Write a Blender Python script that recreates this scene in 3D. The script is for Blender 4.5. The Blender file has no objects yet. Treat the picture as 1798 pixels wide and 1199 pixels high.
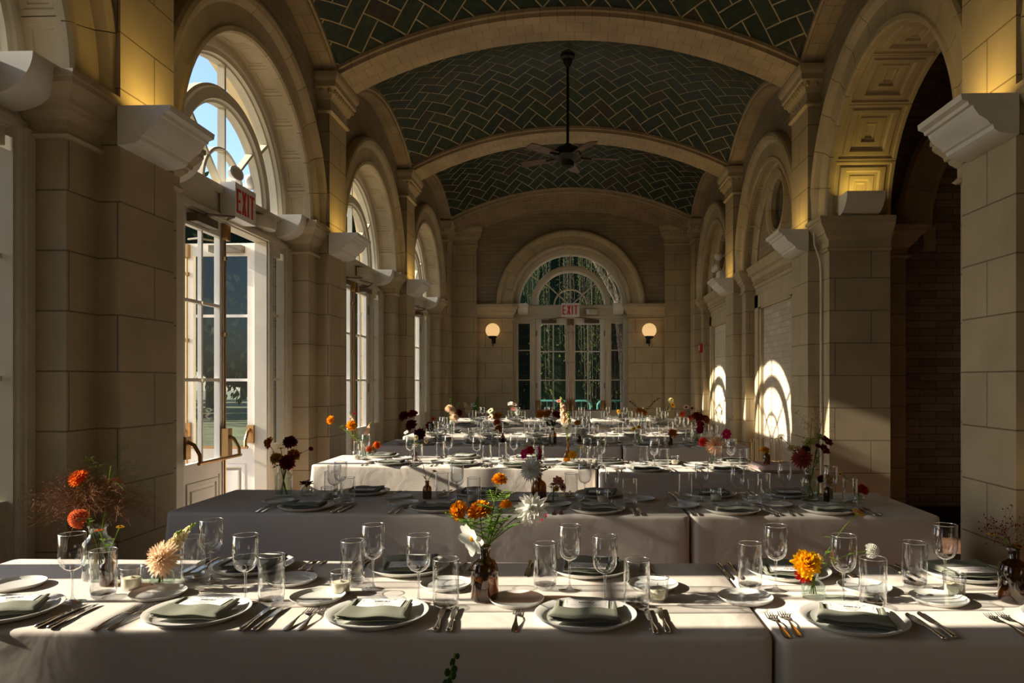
import bpy, bmesh, math, random
from mathutils import Vector, Matrix, Euler
PI = math.pi
rnd = random.Random(7)
scene = bpy.context.scene
C = scene.collection

# ------------------------------------------------------------------ camera, sky, sun, exposure
FPX = 1270.0
VX, VY = 1009.3, 668.0      # vanishing point of the hall's long lines
YAW = math.atan(0.037)
UX = VX - FPX * math.tan(YAW)
CAMZ = 1.45
cam_d = bpy.data.cameras.new('camera')
cam = bpy.data.objects.new('camera', cam_d)
C.objects.link(cam)
cam.location = (0, 0, CAMZ)
cam.rotation_euler = (PI / 2, 0, YAW)
cam_d.sensor_width = 36.0
cam_d.lens = 36.0 * FPX / 1798.0
cam_d.shift_x = -(UX - 899.0) / 1798.0
cam_d.shift_y = (VY - 599.5) / 1798.0
cam_d.clip_start = 0.05
cam_d.clip_end = 400
scene.camera = cam

scene.view_settings.view_transform = 'Standard'
scene.view_settings.look = 'None'
scene.view_settings.gamma = 1.0
scene.view_settings.exposure = 0.0
scene.view_settings.use_curve_mapping = False
scene.cycles.use_denoising = True
scene.cycles.max_bounces = 9
scene.cycles.diffuse_bounces = 6
scene.cycles.glossy_bounces = 4
scene.cycles.transmission_bounces = 4
scene.cycles.transparent_max_bounces = 40
scene.cycles.sample_clamp_indirect = 4.0
scene.cycles.caustics_reflective = False
scene.cycles.caustics_refractive = False

SUN_DIR = Vector((1.0, 0.052, -0.425)).normalized()
world = bpy.data.worlds.new('world')
scene.world = world
world.use_nodes = True
wn = world.node_tree
bg = wn.nodes['Background']
sky = wn.nodes.new('ShaderNodeTexSky')
sky.sky_type = 'NISHITA'
sky.sun_disc = False
sky.sun_elevation = math.asin(-SUN_DIR.z)
sky.sun_rotation = math.atan2(-SUN_DIR.x, -SUN_DIR.y)
sky.dust_density = 1.2
sky.air_density = 1.0
sky.ozone_density = 2.6
wn.links.new(sky.outputs[0], bg.inputs[0])
bg.inputs[1].default_value = 0.33

sun_d = bpy.data.lights.new('sun', 'SUN')
sun_d.energy = 16.0
sun_d.angle = math.radians(0.6)
sun_d.color = (1.0, 0.86, 0.68)
sun = bpy.data.objects.new('sun', sun_d)
C.objects.link(sun)
sun.rotation_euler = SUN_DIR.to_track_quat('-Z', 'Y').to_euler()
sun.location = (-12, 0, 9)

# ------------------------------------------------------------------ materials
def newmat(name):
    m = bpy.data.materials.new(name)
    m.use_nodes = True
    return m, m.node_tree, m.node_tree.nodes['Principled BSDF']

def pbr(name, col, rough=0.5, metal=0.0, spec=0.5, noise=0.0, nscale=20, bump=0.0, bscale=200, emit=None, estr=0):
    m, t, b = newmat(name)
    b.inputs['Base Color'].default_value = (*col, 1)
    b.inputs['Roughness'].default_value = rough
    b.inputs['Metallic'].default_value = metal
    b.inputs['Specular IOR Level'].default_value = spec
    if noise or bump:
        tc = t.nodes.new('ShaderNodeNewGeometry')
    if noise:
        n = t.nodes.new('ShaderNodeTexNoise'); n.inputs['Scale'].default_value = nscale; n.inputs['Detail'].default_value = 4
        t.links.new(tc.outputs['Position'], n.inputs['Vector'])
        r = t.nodes.new('ShaderNodeMapRange'); r.inputs[1].default_value = 0.3; r.inputs[2].default_value = 0.7
        r.inputs[3].default_value = 1 - noise; r.inputs[4].default_value = 1 + noise
        t.links.new(n.outputs[0], r.inputs[0])
        mx = t.nodes.new('ShaderNodeVectorMath'); mx.operation = 'SCALE'; mx.inputs[0].default_value = col
        t.links.new(r.outputs[0], mx.inputs['Scale'])
        t.links.new(mx.outputs[0], b.inputs['Base Color'])
    if bump:
        n = t.nodes.new('ShaderNodeTexNoise'); n.inputs['Scale'].default_value = bscale; n.inputs['Detail'].default_value = 3
        t.links.new(tc.outputs['Position'], n.inputs['Vector'])
        bp = t.nodes.new('ShaderNodeBump'); bp.inputs['Strength'].default_value = bump; bp.inputs['Distance'].default_value = 0.01
        t.links.new(n.outputs[0], bp.inputs['Height']); t.links.new(bp.outputs[0], b.inputs['Normal'])
    if emit:
        b.inputs['Emission Color'].default_value = (*emit, 1)
        b.inputs['Emission Strength'].default_value = estr
    return m

def masonry(name, c1, c2, mortar, bw, bh, ms, zph=0.0, uph=0.0, rough=0.55, bumpd=0.004, vert='z', variation=0.15, offset=0.5, spec=0.3):
    m, t, b = newmat(name)
    L = t.links
    g = t.nodes.new('ShaderNodeNewGeometry')
    s = t.nodes.new('ShaderNodeSeparateXYZ'); L.new(g.outputs['Position'], s.inputs[0])
    c = t.nodes.new('ShaderNodeCombineXYZ')
    def add(a, k):
        n = t.nodes.new('ShaderNodeMath'); n.operation = 'ADD'; L.new(a, n.inputs[0])
        if isinstance(k, (int, float)): n.inputs[1].default_value = k
        else: L.new(k, n.inputs[1])
        return n.outputs[0]
    if vert == 'z':
        u = add(add(s.outputs['X'], s.outputs['Y']), uph + 40.0 * bw)
        v = add(s.outputs['Z'], 20 * bh - zph)
    elif vert == 'floor':
        u = add(s.outputs['X'], uph + 20 * bw); v = add(s.outputs['Y'], 20 * bh - zph)
    L.new(u, c.inputs[0]); L.new(v, c.inputs[1])
    br = t.nodes.new('ShaderNodeTexBrick')
    br.offset = offset
    br.inputs['Scale'].default_value = 1.0
    br.inputs['Brick Width'].default_value = bw
    br.inputs['Row Height'].default_value = bh
    br.inputs['Mortar Size'].default_value = ms
    br.inputs['Mortar Smooth'].default_value = 0.3
    br.inputs['Color1'].default_value = (*c1, 1)
    br.inputs['Color2'].default_value = (*c2, 1)
    br.inputs['Mortar'].default_value = (*mortar, 1)
    L.new(c.outputs[0], br.inputs['Vector'])
    n = t.nodes.new('ShaderNodeTexNoise'); n.inputs['Scale'].default_value = 3.0; n.inputs['Detail'].default_value = 6
    L.new(g.outputs['Position'], n.inputs['Vector'])
    r = t.nodes.new('ShaderNodeMapRange'); r.inputs[1].default_value = 0.3; r.inputs[2].default_value = 0.7
    r.inputs[3].default_value = 1 - variation; r.inputs[4].default_value = 1 + variation * 0.4
    L.new(n.outputs[0], r.inputs[0])
    n2 = t.nodes.new('ShaderNodeTexNoise'); n2.inputs['Scale'].default_value = 120.0; n2.inputs['Detail'].default_value = 2
    L.new(g.outputs['Position'], n2.inputs['Vector'])
    mx = t.nodes.new('ShaderNodeVectorMath'); mx.operation = 'SCALE'
    L.new(br.outputs['Color'], mx.inputs[0]); L.new(r.outputs[0], mx.inputs['Scale'])
    L.new(mx.outputs[0], b.inputs['Base Color'])
    inv = t.nodes.new('ShaderNodeMath'); inv.operation = 'MULTIPLY_ADD'; inv.inputs[1].default_value = -1.0; 
    wk = t.nodes.new('ShaderNodeMath'); wk.operation = 'MULTIPLY'; wk.inputs[1].default_value = 0.22; L.new(n2.outputs[0], wk.inputs[0])
    L.new(br.outputs['Fac'], inv.inputs[0]); L.new(wk.outputs[0], inv.inputs[2])
    bp = t.nodes.new('ShaderNodeBump'); bp.inputs['Strength'].default_value = 0.5; bp.inputs['Distance'].default_value = bumpd
    L.new(inv.outputs[0], bp.inputs['Height']); L.new(bp.outputs[0], b.inputs['Normal'])
    b.inputs['Roughness'].default_value = rough
    b.inputs['Specular IOR Level'].default_value = spec
    return m

def thin_glass(name, tint=(1, 1, 1), body=0.06, rough=0.0, edge=(0.9, 0.92, 0.95), gloss=1.0, power=4.0):
    m = bpy.data.materials.new(name); m.use_nodes = True
    t = m.node_tree; L = t.links
    for n in list(t.nodes): t.nodes.remove(n)
    out = t.nodes.new('ShaderNodeOutputMaterial')
    tr = t.nodes.new('ShaderNodeBsdfTransparent'); tr.inputs[0].default_value = (*tint, 1)
    gl = t.nodes.new('ShaderNodeBsdfGlossy'); gl.inputs['Roughness'].default_value = rough; gl.inputs[0].default_value = (*edge, 1)
    lw = t.nodes.new('ShaderNodeLayerWeight'); lw.inputs[0].default_value = 0.5
    pw = t.nodes.new('ShaderNodeMath'); pw.operation = 'POWER'; pw.inputs[1].default_value = power; L.new(lw.outputs['Facing'], pw.inputs[0])
    mu = t.nodes.new('ShaderNodeMath'); mu.operation = 'MULTIPLY_ADD'; mu.inputs[1].default_value = 0.85 * gloss; mu.inputs[2].default_value = 0.035 + body * 0.2
    mu.use_clamp = True
    L.new(pw.outputs[0], mu.inputs[0])
    ge = t.nodes.new('ShaderNodeNewGeometry')
    iv = t.nodes.new('ShaderNodeMath'); iv.operation = 'SUBTRACT'; iv.inputs[0].default_value = 1.0; L.new(ge.outputs['Backfacing'], iv.inputs[1])
    m2 = t.nodes.new('ShaderNodeMath'); m2.operation = 'MULTIPLY'; L.new(mu.outputs[0], m2.inputs[0]); L.new(iv.outputs[0], m2.inputs[1])
    mu = m2
    mix = t.nodes.new('ShaderNodeMixShader')
    L.new(mu.outputs[0], mix.inputs[0]); L.new(tr.outputs[0], mix.inputs[1]); L.new(gl.outputs[0], mix.inputs[2])
    L.new(mix.outputs[0], out.inputs[0])
    return m

def petal_mat(name, col, trans=0.35):
    m = bpy.data.materials.new(name); m.use_nodes = True
    t = m.node_tree; L = t.links
    for n in list(t.nodes): t.nodes.remove(n)
    out = t.nodes.new('ShaderNodeOutputMaterial')
    d = t.nodes.new('ShaderNodeBsdfDiffuse'); d.inputs[0].default_value = (*col, 1)
    tl = t.nodes.new('ShaderNodeBsdfTranslucent'); tl.inputs[0].default_value = (*col, 1)
    mix = t.nodes.new('ShaderNodeMixShader'); mix.inputs[0].default_value = trans
    L.new(d.outputs[0], mix.inputs[1]); L.new(tl.outputs[0], mix.inputs[2]); L.new(mix.outputs[0], out.inputs[0])
    return m

M = {}
CRM = (0.475, 0.392, 0.258)
M['ashlar'] = masonry('ashlar', CRM, (0.44, 0.362, 0.236), (0.20, 0.15, 0.095), 0.6608, 0.303, 0.0048, zph=1.497, uph=0.316)
M['stone'] = pbr('stone', CRM, 0.5, spec=0.35, noise=0.12, nscale=4, bump=0.12, bscale=90)
M['brick'] = masonry('brick', (0.34, 0.275, 0.19), (0.29, 0.23, 0.16), (0.20, 0.155, 0.11), 0.305, 0.072, 0.0045, variation=0.2)
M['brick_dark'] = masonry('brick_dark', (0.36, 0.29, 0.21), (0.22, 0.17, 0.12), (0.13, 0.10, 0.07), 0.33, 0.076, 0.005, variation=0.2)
M['brick_panel'] = masonry('brick_panel', (0.60, 0.54, 0.44), (0.47, 0.41, 0.33), (0.38, 0.32, 0.25), 0.20, 0.072, 0.004, variation=0.1)
M['ribtile'] = masonry('ribtile', (0.43, 0.335, 0.225), (0.38, 0.295, 0.195), (0.21, 0.16, 0.105), 0.17, 0.19, 0.003, vert='floor', variation=0.2)
M['floor'] = masonry('floor_brick', (0.22, 0.12, 0.075), (0.18, 0.095, 0.06), (0.12, 0.08, 0.055), 0.2, 0.1, 0.004, vert='floor', variation=0.25, rough=0.45)
M['paint'] = pbr('cream_paint', (0.60, 0.55, 0.44), 0.45, spec=0.4, noise=0.05, nscale=6)
M['white_paint'] = pbr('white_paint', (0.76, 0.73, 0.67), 0.5, spec=0.4, noise=0.04, nscale=8)
M['joint'] = pbr('vault_mortar', (0.40, 0.33, 0.205), 0.8, noise=0.2, nscale=10)
TG = []
for i, c in enumerate([(0.020, 0.036, 0.020), (0.026, 0.042, 0.022), (0.016, 0.030, 0.021), (0.034, 0.043, 0.020), (0.040, 0.032, 0.020), (0.020, 0.034, 0.028)]):
    TG.append(pbr('vault_tile_%s' % 'abcdef'[i], c, 0.42, spec=0.3, noise=0.35, nscale=14, bump=0.25, bscale=30))
M['glass'] = thin_glass('window_glass', (0.93, 0.95, 0.94), 0.02)
M['drink'] = thin_glass('drinking_glass', (0.955, 0.96, 0.965), 0.18, rough=0.02, edge=(1, 1, 1), gloss=1.15, power=1.9)
M['rim'] = thin_glass('glass_rim', (0.9, 0.9, 0.9), 2.6, rough=0.12, edge=(1, 1, 1), gloss=1.0, power=1.0)
M['drink_base'] = thin_glass('glass_base', (0.84, 0.85, 0.86), 0.5, rough=0.03, edge=(1, 1, 1), gloss=1.4, power=1.6)
M['vase_glass'] = thin_glass('vase_glass', (0.93, 0.965, 0.945), 0.2, rough=0.02, edge=(1, 1, 1), power=2.0)
M['water'] = thin_glass('water', (0.95, 0.97, 0.955), 0.05)
M['amber'] = thin_glass('amber_glass', (0.54, 0.39, 0.215), 0.2, rough=0.02, edge=(1, 0.95, 0.9), power=3)
M['amber_lit'] = thin_glass('amber_glass_lit', (0.86, 0.63, 0.30), 0.2, rough=0.02, edge=(1, 0.95, 0.9), power=3)  # paler copy of the amber glass, with sunlit glow put into the tint
M['leadglass'] = thin_glass('leaded_glass', (0.26, 0.27, 0.27), 0.1, rough=0.3, gloss=0.25)
M['lead'] = pbr('lead_came', (0.10, 0.10, 0.10), 0.5, 0.6)
M['brass'] = pbr('aged_brass', (0.42, 0.24, 0.10), 0.35, 0.9)
M['gold'] = pbr('gold_metal', (0.85, 0.55, 0.18), 0.22, 1.0)
M['steel'] = pbr('hinge_steel', (0.35, 0.32, 0.28), 0.4, 0.9)
M['silver'] = pbr('silver_metal', (0.78, 0.74, 0.68), 0.16, 1.0)
M['black'] = pbr('black_metal', (0.012, 0.011, 0.010), 0.4, 0.3)
M['blade'] = pbr('fan_blade_wood', (0.11, 0.055, 0.03), 0.4, noise=0.3, nscale=12)
M['signwhite'] = pbr('sign_white', (0.78, 0.76, 0.74), 0.4)
M['signred'] = pbr('sign_red', (0.62, 0.035, 0.025), 0.5)
M['alarm'] = pbr('alarm_red', (0.45, 0.02, 0.015), 0.35)
M['globe'] = pbr('lit_opal_globe', (0.3, 0.26, 0.2), 0.3, emit=(1.0, 0.60, 0.25), estr=0.82)
M['plate'] = pbr('white_porcelain', (0.70, 0.70, 0.67), 0.10, spec=0.6)
M['napkin'] = pbr('sage_linen', (0.235, 0.245, 0.195), 0.9, spec=0.1, bump=0.35, bscale=900)
M['card'] = pbr('menu_paper', (0.80, 0.77, 0.76), 0.7, spec=0.2)
M['ink'] = pbr('menu_ink', (0.10, 0.10, 0.11), 0.7)
M['wax'] = pbr('ivory_wax', (0.80, 0.74, 0.52), 0.45)
M['wick'] = pbr('wick', (0.5, 0.45, 0.35), 0.8)
M['pink'] = pbr('pink_cloth', (0.60, 0.45, 0.42), 0.85, spec=0.1)
M['stem'] = petal_mat('green_stem', (0.17, 0.27, 0.05), 0.2)
M['leaf'] = petal_mat('green_leaf', (0.20, 0.36, 0.06), 0.4)
M['bronze'] = pbr('dull_bronze', (0.16, 0.125, 0.085), 0.45, 0.5)
M['dkleaf'] = petal_mat('dark_leaf', (0.04, 0.085, 0.025), 0.3)
M['brownstem'] = petal_mat('brown_grass', (0.22, 0.115, 0.065), 0.2)
M['seed'] = petal_mat('seed_heads', (0.36, 0.15, 0.09), 0.3)
M['teal'] = pbr('teal_paint', (0.07, 0.30, 0.25), 0.4)
M['lawn'] = pbr('lawn', (0.075, 0.095, 0.035), 0.9, noise=0.4, nscale=2)
M['terrace'] = pbr('terrace_paving', (0.42, 0.38, 0.32), 0.8, noise=0.1, nscale=2)
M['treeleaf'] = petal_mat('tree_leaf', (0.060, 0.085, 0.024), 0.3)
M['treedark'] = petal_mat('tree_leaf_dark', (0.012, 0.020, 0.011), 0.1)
M['bark'] = pbr('bark', (0.08, 0.06, 0.045), 0.9)

def cloth_mat():
    m, t, b = newmat('linen_cloth'); L = t.links
    b.inputs['Base Color'].default_value = (0.63, 0.575, 0.515, 1)
    b.inputs['Roughness'].default_value = 0.85
    b.inputs['Specular IOR Level'].default_value = 0.15
    g = t.nodes.new('ShaderNodeNewGeometry')
    n = t.nodes.new('ShaderNodeTexNoise'); n.inputs['Scale'].default_value = 5.0; n.inputs['Detail'].default_value = 3; n.inputs['Distortion'].default_value = 0.6
    n2 = t.nodes.new('ShaderNodeTexNoise'); n2.inputs['Scale'].default_value = 700.0
    L.new(g.outputs['Position'], n.inputs['Vector']); L.new(g.outputs['Position'], n2.inputs['Vector'])
    bp = t.nodes.new('ShaderNodeBump'); bp.inputs['Strength'].default_value = 0.35; bp.inputs['Distance'].default_value = 0.02
    bp2 = t.nodes.new('ShaderNodeBump'); bp2.inputs['Strength'].default_value = 0.15; bp2.inputs['Distance'].default_value = 0.002
    L.new(n.outputs[0], bp.inputs['Height']); L.new(n2.outputs[0], bp2.inputs['Height'])
    L.new(bp.outputs[0], bp2.inputs['Normal']); L.new(bp2.outputs[0], b.inputs['Normal'])
    return m
M['cloth'] = cloth_mat()

PC = {'orange': (0.72, 0.15, 0.02), 'coral': (0.68, 0.16, 0.055), 'marigold': (0.86, 0.36, 0.01), 'yellow': (0.92, 0.52, 0.01),
      'maroon': (0.19, 0.018, 0.028), 'darkred': (0.30, 0.025, 0.02), 'rust': (0.62, 0.23, 0.03), 'red': (0.60, 0.03, 0.02),
      'magenta': (0.55, 0.02, 0.12), 'pink': (0.75, 0.30, 0.30), 'rose': (0.42, 0.09, 0.09), 'peach': (0.88, 0.60, 0.40),
      'blush': (0.88, 0.70, 0.52), 'white': (0.82, 0.81, 0.76), 'cream': (0.82, 0.74, 0.48), 'lime': (0.42, 0.45, 0.10),
      'tan': (0.66, 0.40, 0.10), 'gold': (0.80, 0.42, 0.02), 'brown': (0.10, 0.03, 0.012), 'lightgreen': (0.40, 0.48, 0.12)}
for k, v in PC.items():
    M['p_' + k] = petal_mat('petals_' + k, v, 0.4)

# ------------------------------------------------------------------ mesh helper
class MB:
    def __init__(self):
        self.v = []; self.f = []; self.m = []
    def add(self, vs, fs, mi=0):
        n = len(self.v)
        self.v += [tuple(p) for p in vs]
        self.f += [tuple(i + n for i in f) for f in fs]
        self.m += [mi] * len(fs)
    def box(self, x0, x1, y0, y1, z0, z1, mi=0):
        x0, x1 = sorted((x0, x1)); y0, y1 = sorted((y0, y1)); z0, z1 = sorted((z0, z1))
        vs = [(x0, y0, z0), (x1, y0, z0), (x1, y1, z0), (x0, y1, z0), (x0, y0, z1), (x1, y0, z1), (x1, y1, z1), (x0, y1, z1)]
        self.add(vs, [(0, 3, 2, 1), (4, 5, 6, 7), (0, 1, 5, 4), (1, 2, 6, 5), (2, 3, 7, 6), (3, 0, 4, 7)], mi)
    def obox(self, c, ax, ay, az, hx, hy, hz, mi=0):
        c = Vector(c); ax, ay, az = Vector(ax).normalized(), Vector(ay).normalized(), Vector(az).normalized()
        vs = [c + ax * hx * i + ay * hy * j + az * hz * k for k in (-1, 1) for j in (-1, 1) for i in (-1, 1)]
        self.add(vs, [(0, 2, 3, 1), (4, 5, 7, 6), (0, 1, 5, 4), (1, 3, 7, 5), (3, 2, 6, 7), (2, 0, 4, 6)], mi)
    def grid(self, rows, mi=0, closed_u=False, closed_v=False):
        nu, nv = len(rows), len(rows[0])
        vs = [p for r in rows for p in r]
        fs = []
        for i in range(nu if closed_u else nu - 1):
            for j in range(nv if closed_v else nv - 1):
                a = i * nv + j; b = i * nv + (j + 1) % nv
                c = ((i + 1) % nu) * nv + (j + 1) % nv; d = ((i + 1) % nu) * nv + j
                fs.append((a, b, c, d))
        self.add(vs, fs, mi)
    def lathe(self, prof, seg=24, c=(0, 0, 0), mi=0, a0=0.0, a1=2 * PI):
        full = abs(a1 - a0 - 2 * PI) < 1e-6
        n = seg if full else seg + 1
        rows = []
        for r, z in prof:
            rows.append([(c[0] + r * math.cos(a0 + (a1 - a0) * k / seg), c[1] + r * math.sin(a0 + (a1 - a0) * k / seg), c[2] + z) for k in range(n)])
        self.grid(rows, mi, closed_v=full)
    def tube(self, pts, rad, seg=6, mi=0, caps=True):
        pts = [Vector(p) for p in pts]
        if not isinstance(rad, (list, tuple)): rad = [rad] * len(pts)
        rows = []
        up = Vector((0, 0, 1))
        d0 = (pts[1] - pts[0]).normalized()
        side = d0.cross(up)
        if side.length < 1e-3: side = d0.cross(Vector((1, 0, 0)))
        side.normalize()
        for i, p in enumerate(pts):
            d = (pts[min(i + 1, len(pts) - 1)] - pts[max(i - 1, 0)]).normalized()
            side = (side - d * side.dot(d)).normalized()
            w = d.cross(side)
            rows.append([p + (side * math.cos(2 * PI * k / seg) + w * math.sin(2 * PI * k / seg)) * rad[i] for k in range(seg)])
        self.grid(rows, mi, closed_v=True)
        if caps:
            n = len(self.v)
            self.f.append(tuple(n - seg + k for k in range(seg))); self.m.append(mi)
            self.f.append(tuple(n - seg * len(pts) + k for k in reversed(range(seg)))); self.m.append(mi)
    def ball(self, c, r, seg=10, rings=6, sz=1.0, mi=0):
        prof = [(r * math.sin(PI * k / rings), -r * sz * math.cos(PI * k / rings)) for k in range(rings + 1)]
        prof[0] = (1e-5, prof[0][1]); prof[-1] = (1e-5, prof[-1][1])
        self.lathe(prof, seg, c, mi)
    def sweep(self, prof, path, sign=1, mi=0, capsolid=True):
        """profile (out, z) run along a plan polyline, mitred; out to the side given by sign."""
        P = [Vector((p[0], p[1])) for p in path]
        nrm = []
        for i in range(len(P) - 1):
            d = (P[i + 1] - P[i]).normalized(); nrm.append(Vector((d.y, -d.x)) * sign)
        rows = []
        for i, p in enumerate(P):
            if i == 0: n = nrm[0]
            elif i == len(P) - 1: n = nrm[-1]
            else: n = (nrm[i - 1] + nrm[i]) / (1 + nrm[i - 1].dot(nrm[i]))
            rows.append([(p.x + n.x * o, p.y + n.y * o, z) for o, z in prof])
        self.grid(rows, mi, closed_v=True)
        k = len(prof); n = len(self.v)
        self.f.append(tuple(n - k + i for i in range(k))); self.m.append(mi)
        self.f.append(tuple(n - k * len(P) + i for i in reversed(range(k)))); self.m.append(mi)
    def xform(self, fn):
        self.v = [tuple(fn(Vector(p))) for p in self.v]
        return self
    def mesh(self, name, mats, smooth=35, recalc=True):
        me = bpy.data.meshes.new(name)
        me.from_pydata(self.v, [], self.f)
        if not isinstance(mats, (list, tuple)): mats = [mats]
        for m in mats: me.materials.append(M[m] if isinstance(m, str) else m)
        me.polygons.foreach_set('material_index', self.m)
        if recalc:
            bm = bmesh.new(); bm.from_mesh(me)
            bmesh.ops.recalc_face_normals(bm, faces=bm.faces)
            bm.to_mesh(me); bm.free()
        if smooth:
            me.polygons.foreach_set('use_smooth', [True] * len(me.polygons))
            me.set_sharp_from_angle(angle=math.radians(smooth))
        me.update()
        return me
    def build(self, name, mats, parent=None, loc=(0, 0, 0), smooth=35, recalc=True):
        return link(name, self.mesh(name, mats, smooth, recalc), parent, loc)

def link(name, data, parent=None, loc=(0, 0, 0), rot=None, scale=None):
    o = bpy.data.objects.new(name, data)
    C.objects.link(o)
    if parent: o.parent = parent
    o.location = loc
    if rot: o.rotation_euler = rot
    if scale: o.scale = scale
    return o

def tag(o, label, cat, group=None, kind=None):
    o['label'] = label
    if cat: o['category'] = cat
    if group: o['group'] = group
    if kind: o['kind'] = kind
    return o

def struct(o, label=None, cat=None):
    o['kind'] = 'structure'
    if label: o['label'] = label
    if cat: o['category'] = cat
    return o

def thing(name, label, cat, loc=(0, 0, 0), rotz=0, group=None):
    o = link(name, None, None, loc, (0, 0, rotz))
    o.empty_display_size = 0.05
    return tag(o, label, cat, group)

KIDS = {}
def dup(root, loc=None, rotz=None, label=None, group=None, parent=None):
    c = root.copy(); C.objects.link(c)
    if parent: c.parent = parent
    if loc is not None: c.location = loc
    if rotz is not None: c.rotation_euler = (0, 0, rotz)
    if label: c['label'] = label
    if group: c['group'] = group
    for ch in KIDS[root.name] if root.name in KIDS else [x for x in C.objects if x.parent == root]:
        dup(ch, parent=c)
    return c
def remember(root):
    """list a prototype's children once, so copying needs no search of the scene"""
    KIDS[root.name] = list(root.children)
    for ch in root.children: remember(ch)
    return root

TZ = 0.79
SY, CY = math.sin(YAW), math.cos(YAW)
def px(x, y, h=0.79):
    """a point of the photograph standing on a level surface h above the floor"""
    d = (CAMZ - h) * FPX / (y - VY)
    q = (x - UX) / FPX
    return (d * (q * CY - SY), d * (CY + q * SY))
def pz(x, y, Y):
    """a point of the photograph at distance Y down the hall"""
    q = (x - UX) / FPX
    X = Y * (q * CY - SY) / (CY + q * SY)
    d = Y * CY - X * SY
    return Vector((X, Y, CAMZ + (VY - y) * d / FPX))

# ------------------------------------------------------------------ architecture numbers
CX = -0.088
PF = 2.34          # pilaster face
WP = 2.46          # wall plane
PITCH, PW = 3.304, 0.515
P0 = 3.78
BAYW = PITCH - PW
def pil_y(k): return P0 + PITCH * k
def bay_y(k): return P0 + PW + BAYW / 2 + PITCH * (k - 1)
RI, RO = 1.145, 1.47
HS = BAYW / 2
ZS = 2.96
YEND = 14.35
YBACK = pil_y(-2)
ROOF = 5.75
R1 = 4.96
def zrib(x): return 5.02 - (R1 - math.sqrt(max(R1 * R1 - x * x, 0)))
RV = (1.40 ** 2 + 0.42 ** 2) / 0.84
def zside(y):
    y = max(-1.4, min(1.4, y))
    return math.sqrt(RV * RV - y * y) - (RV - 0.42)
def vaultz(x, y): return zrib(x) + 0.06 + zside(y)

IMPOST = [(-0.02, 2.66), (0.02, 2.66), (0.035, 2.675), (0.02, 2.69), (0.012, 2.70), (0.012, 2.755), (0.045, 2.79), (0.05, 2.81), (0.065, 2.815), (0.07, 2.84),
          (0.105, 2.885), (0.115, 2.90), (0.115, 2.925), (0.125, 2.93), (0.125, 2.96), (-0.02, 2.96)]
CAPP = [(-0.02, 4.10), (0.015, 4.10), (0.03, 4.115), (0.03, 4.13), (0.012, 4.145), (0.012, 4.23), (0.025, 4.235), (0.03, 4.25), (0.055, 4.30), (0.065, 4.32),
        (0.085, 4.335), (0.085, 4.39), (0.10, 4.41), (0.11, 4.44), (0.11, 4.475), (-0.02, 4.475)]
ARCHV = [(RI, -0.02), (RI, 0.022), (RI + 0.012, 0.04), (RI + 0.045, 0.045), (RI + 0.058, 0.03), (RI + 0.07, 0.028), (RI + 0.20, 0.04), (RI + 0.215, 0.06), (RI + 0.24, 0.085),
         (RI + 0.28, 0.10), (RI + 0.31, 0.092), (RI + 0.325, 0.07), (RI + 0.325, -0.02)]

def frame_left(cy):
    """(u, d, z) -> world: u along the wall, d outwards from the wall plane"""
    return lambda u, d, z: (CX - WP - d, cy + u, z)
def frame_right(cy):
    return lambda u, d, z: (CX + WP + d, cy - u, z)
def frame_end(y):
    return lambda u, d, z: (CX + u, y + d, z)

def arch_ring(mb, F, prof, n=12, zs=ZS, gap=0.0022, sub=3, mi=0, a0=0, a1=PI):
    for i in range(n):
        s = a0 + (a1 - a0) * i / n; e = a0 + (a1 - a0) * (i + 1) / n
        r0 = prof[0][0]
        s += gap / r0; e -= gap / r0
        rows = []
        for k in range(sub + 1):
            a = s + (e - s) * k / sub
            rows.append([F(r * math.cos(a), -p, zs + r * math.sin(a)) for r, p in prof])
        mb.grid(rows, mi, closed_v=True)
        kk = len(prof); m = len(mb.v)
        mb.f.append(tuple(m - kk + j for j in range(kk))); mb.m.append(mi)
        mb.f.append(tuple(m - kk * (sub + 1) + j for j in reversed(range(kk)))); mb.m.append(mi)

def spandrel(mb, F, R, half, ztop, d=0.0, zs=ZS, n=48, mi=0):
    corner = math.atan2(ztop - zs, half)
    angs = sorted(set([PI * k / n for k in range(n + 1)] + [corner, PI - corner]))
    rows = []
    for a in angs:
        ca, sa = math.cos(a), math.sin(a)
        t = min(half / abs(ca) if abs(ca) > 1e-6 else 1e9, (ztop - zs) / sa if sa > 1e-6 else 1e9)
        rows.append([F(R * ca, d, zs + R * sa), F(t * ca, d, zs + t * sa)])
    mb.grid(rows, mi)

def cyl_soffit(mb, F, R, d0, d1, zs=ZS, n=48, mi=0, a0=0, a1=PI):
    mb.grid([[F(R * math.cos(a0 + (a1 - a0) * k / n), d, zs + R * math.sin(a0 + (a1 - a0) * k / n)) for d in (d0, d1)] for k in range(n + 1)], mi)

def nested(mb, fn, u0, u1, v0, v1, rings, nu=3, mi=0):
    """rings: (inset_u, inset_v, depth); fn(u, v, depth) -> point; last ring is filled"""
    loops = []
    for iu, iv, dp in rings:
        a0, a1, b0, b1 = u0 + iu, u1 - iu, v0 + iv, v1 - iv
        pts = [(a0 + (a1 - a0) * k / nu, b0) for k in range(nu)] + [(a1, b0)]
        pts += [(a1 + (a0 - a1) * k / nu, b1) for k in range(nu)] + [(a0, b1)]
        loops.append([fn(u, v, dp) for u, v in pts])
    mb.grid(loops, mi, closed_v=True)
    n = len(mb.v); L = len(loops[0]); h = nu + 1
    base = n - L
    for k in range(nu):
        mb.f.append((base + k, base + k + 1, base + L - 2 - k, base + L - 1 - k)); mb.m.append(mi)

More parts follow.
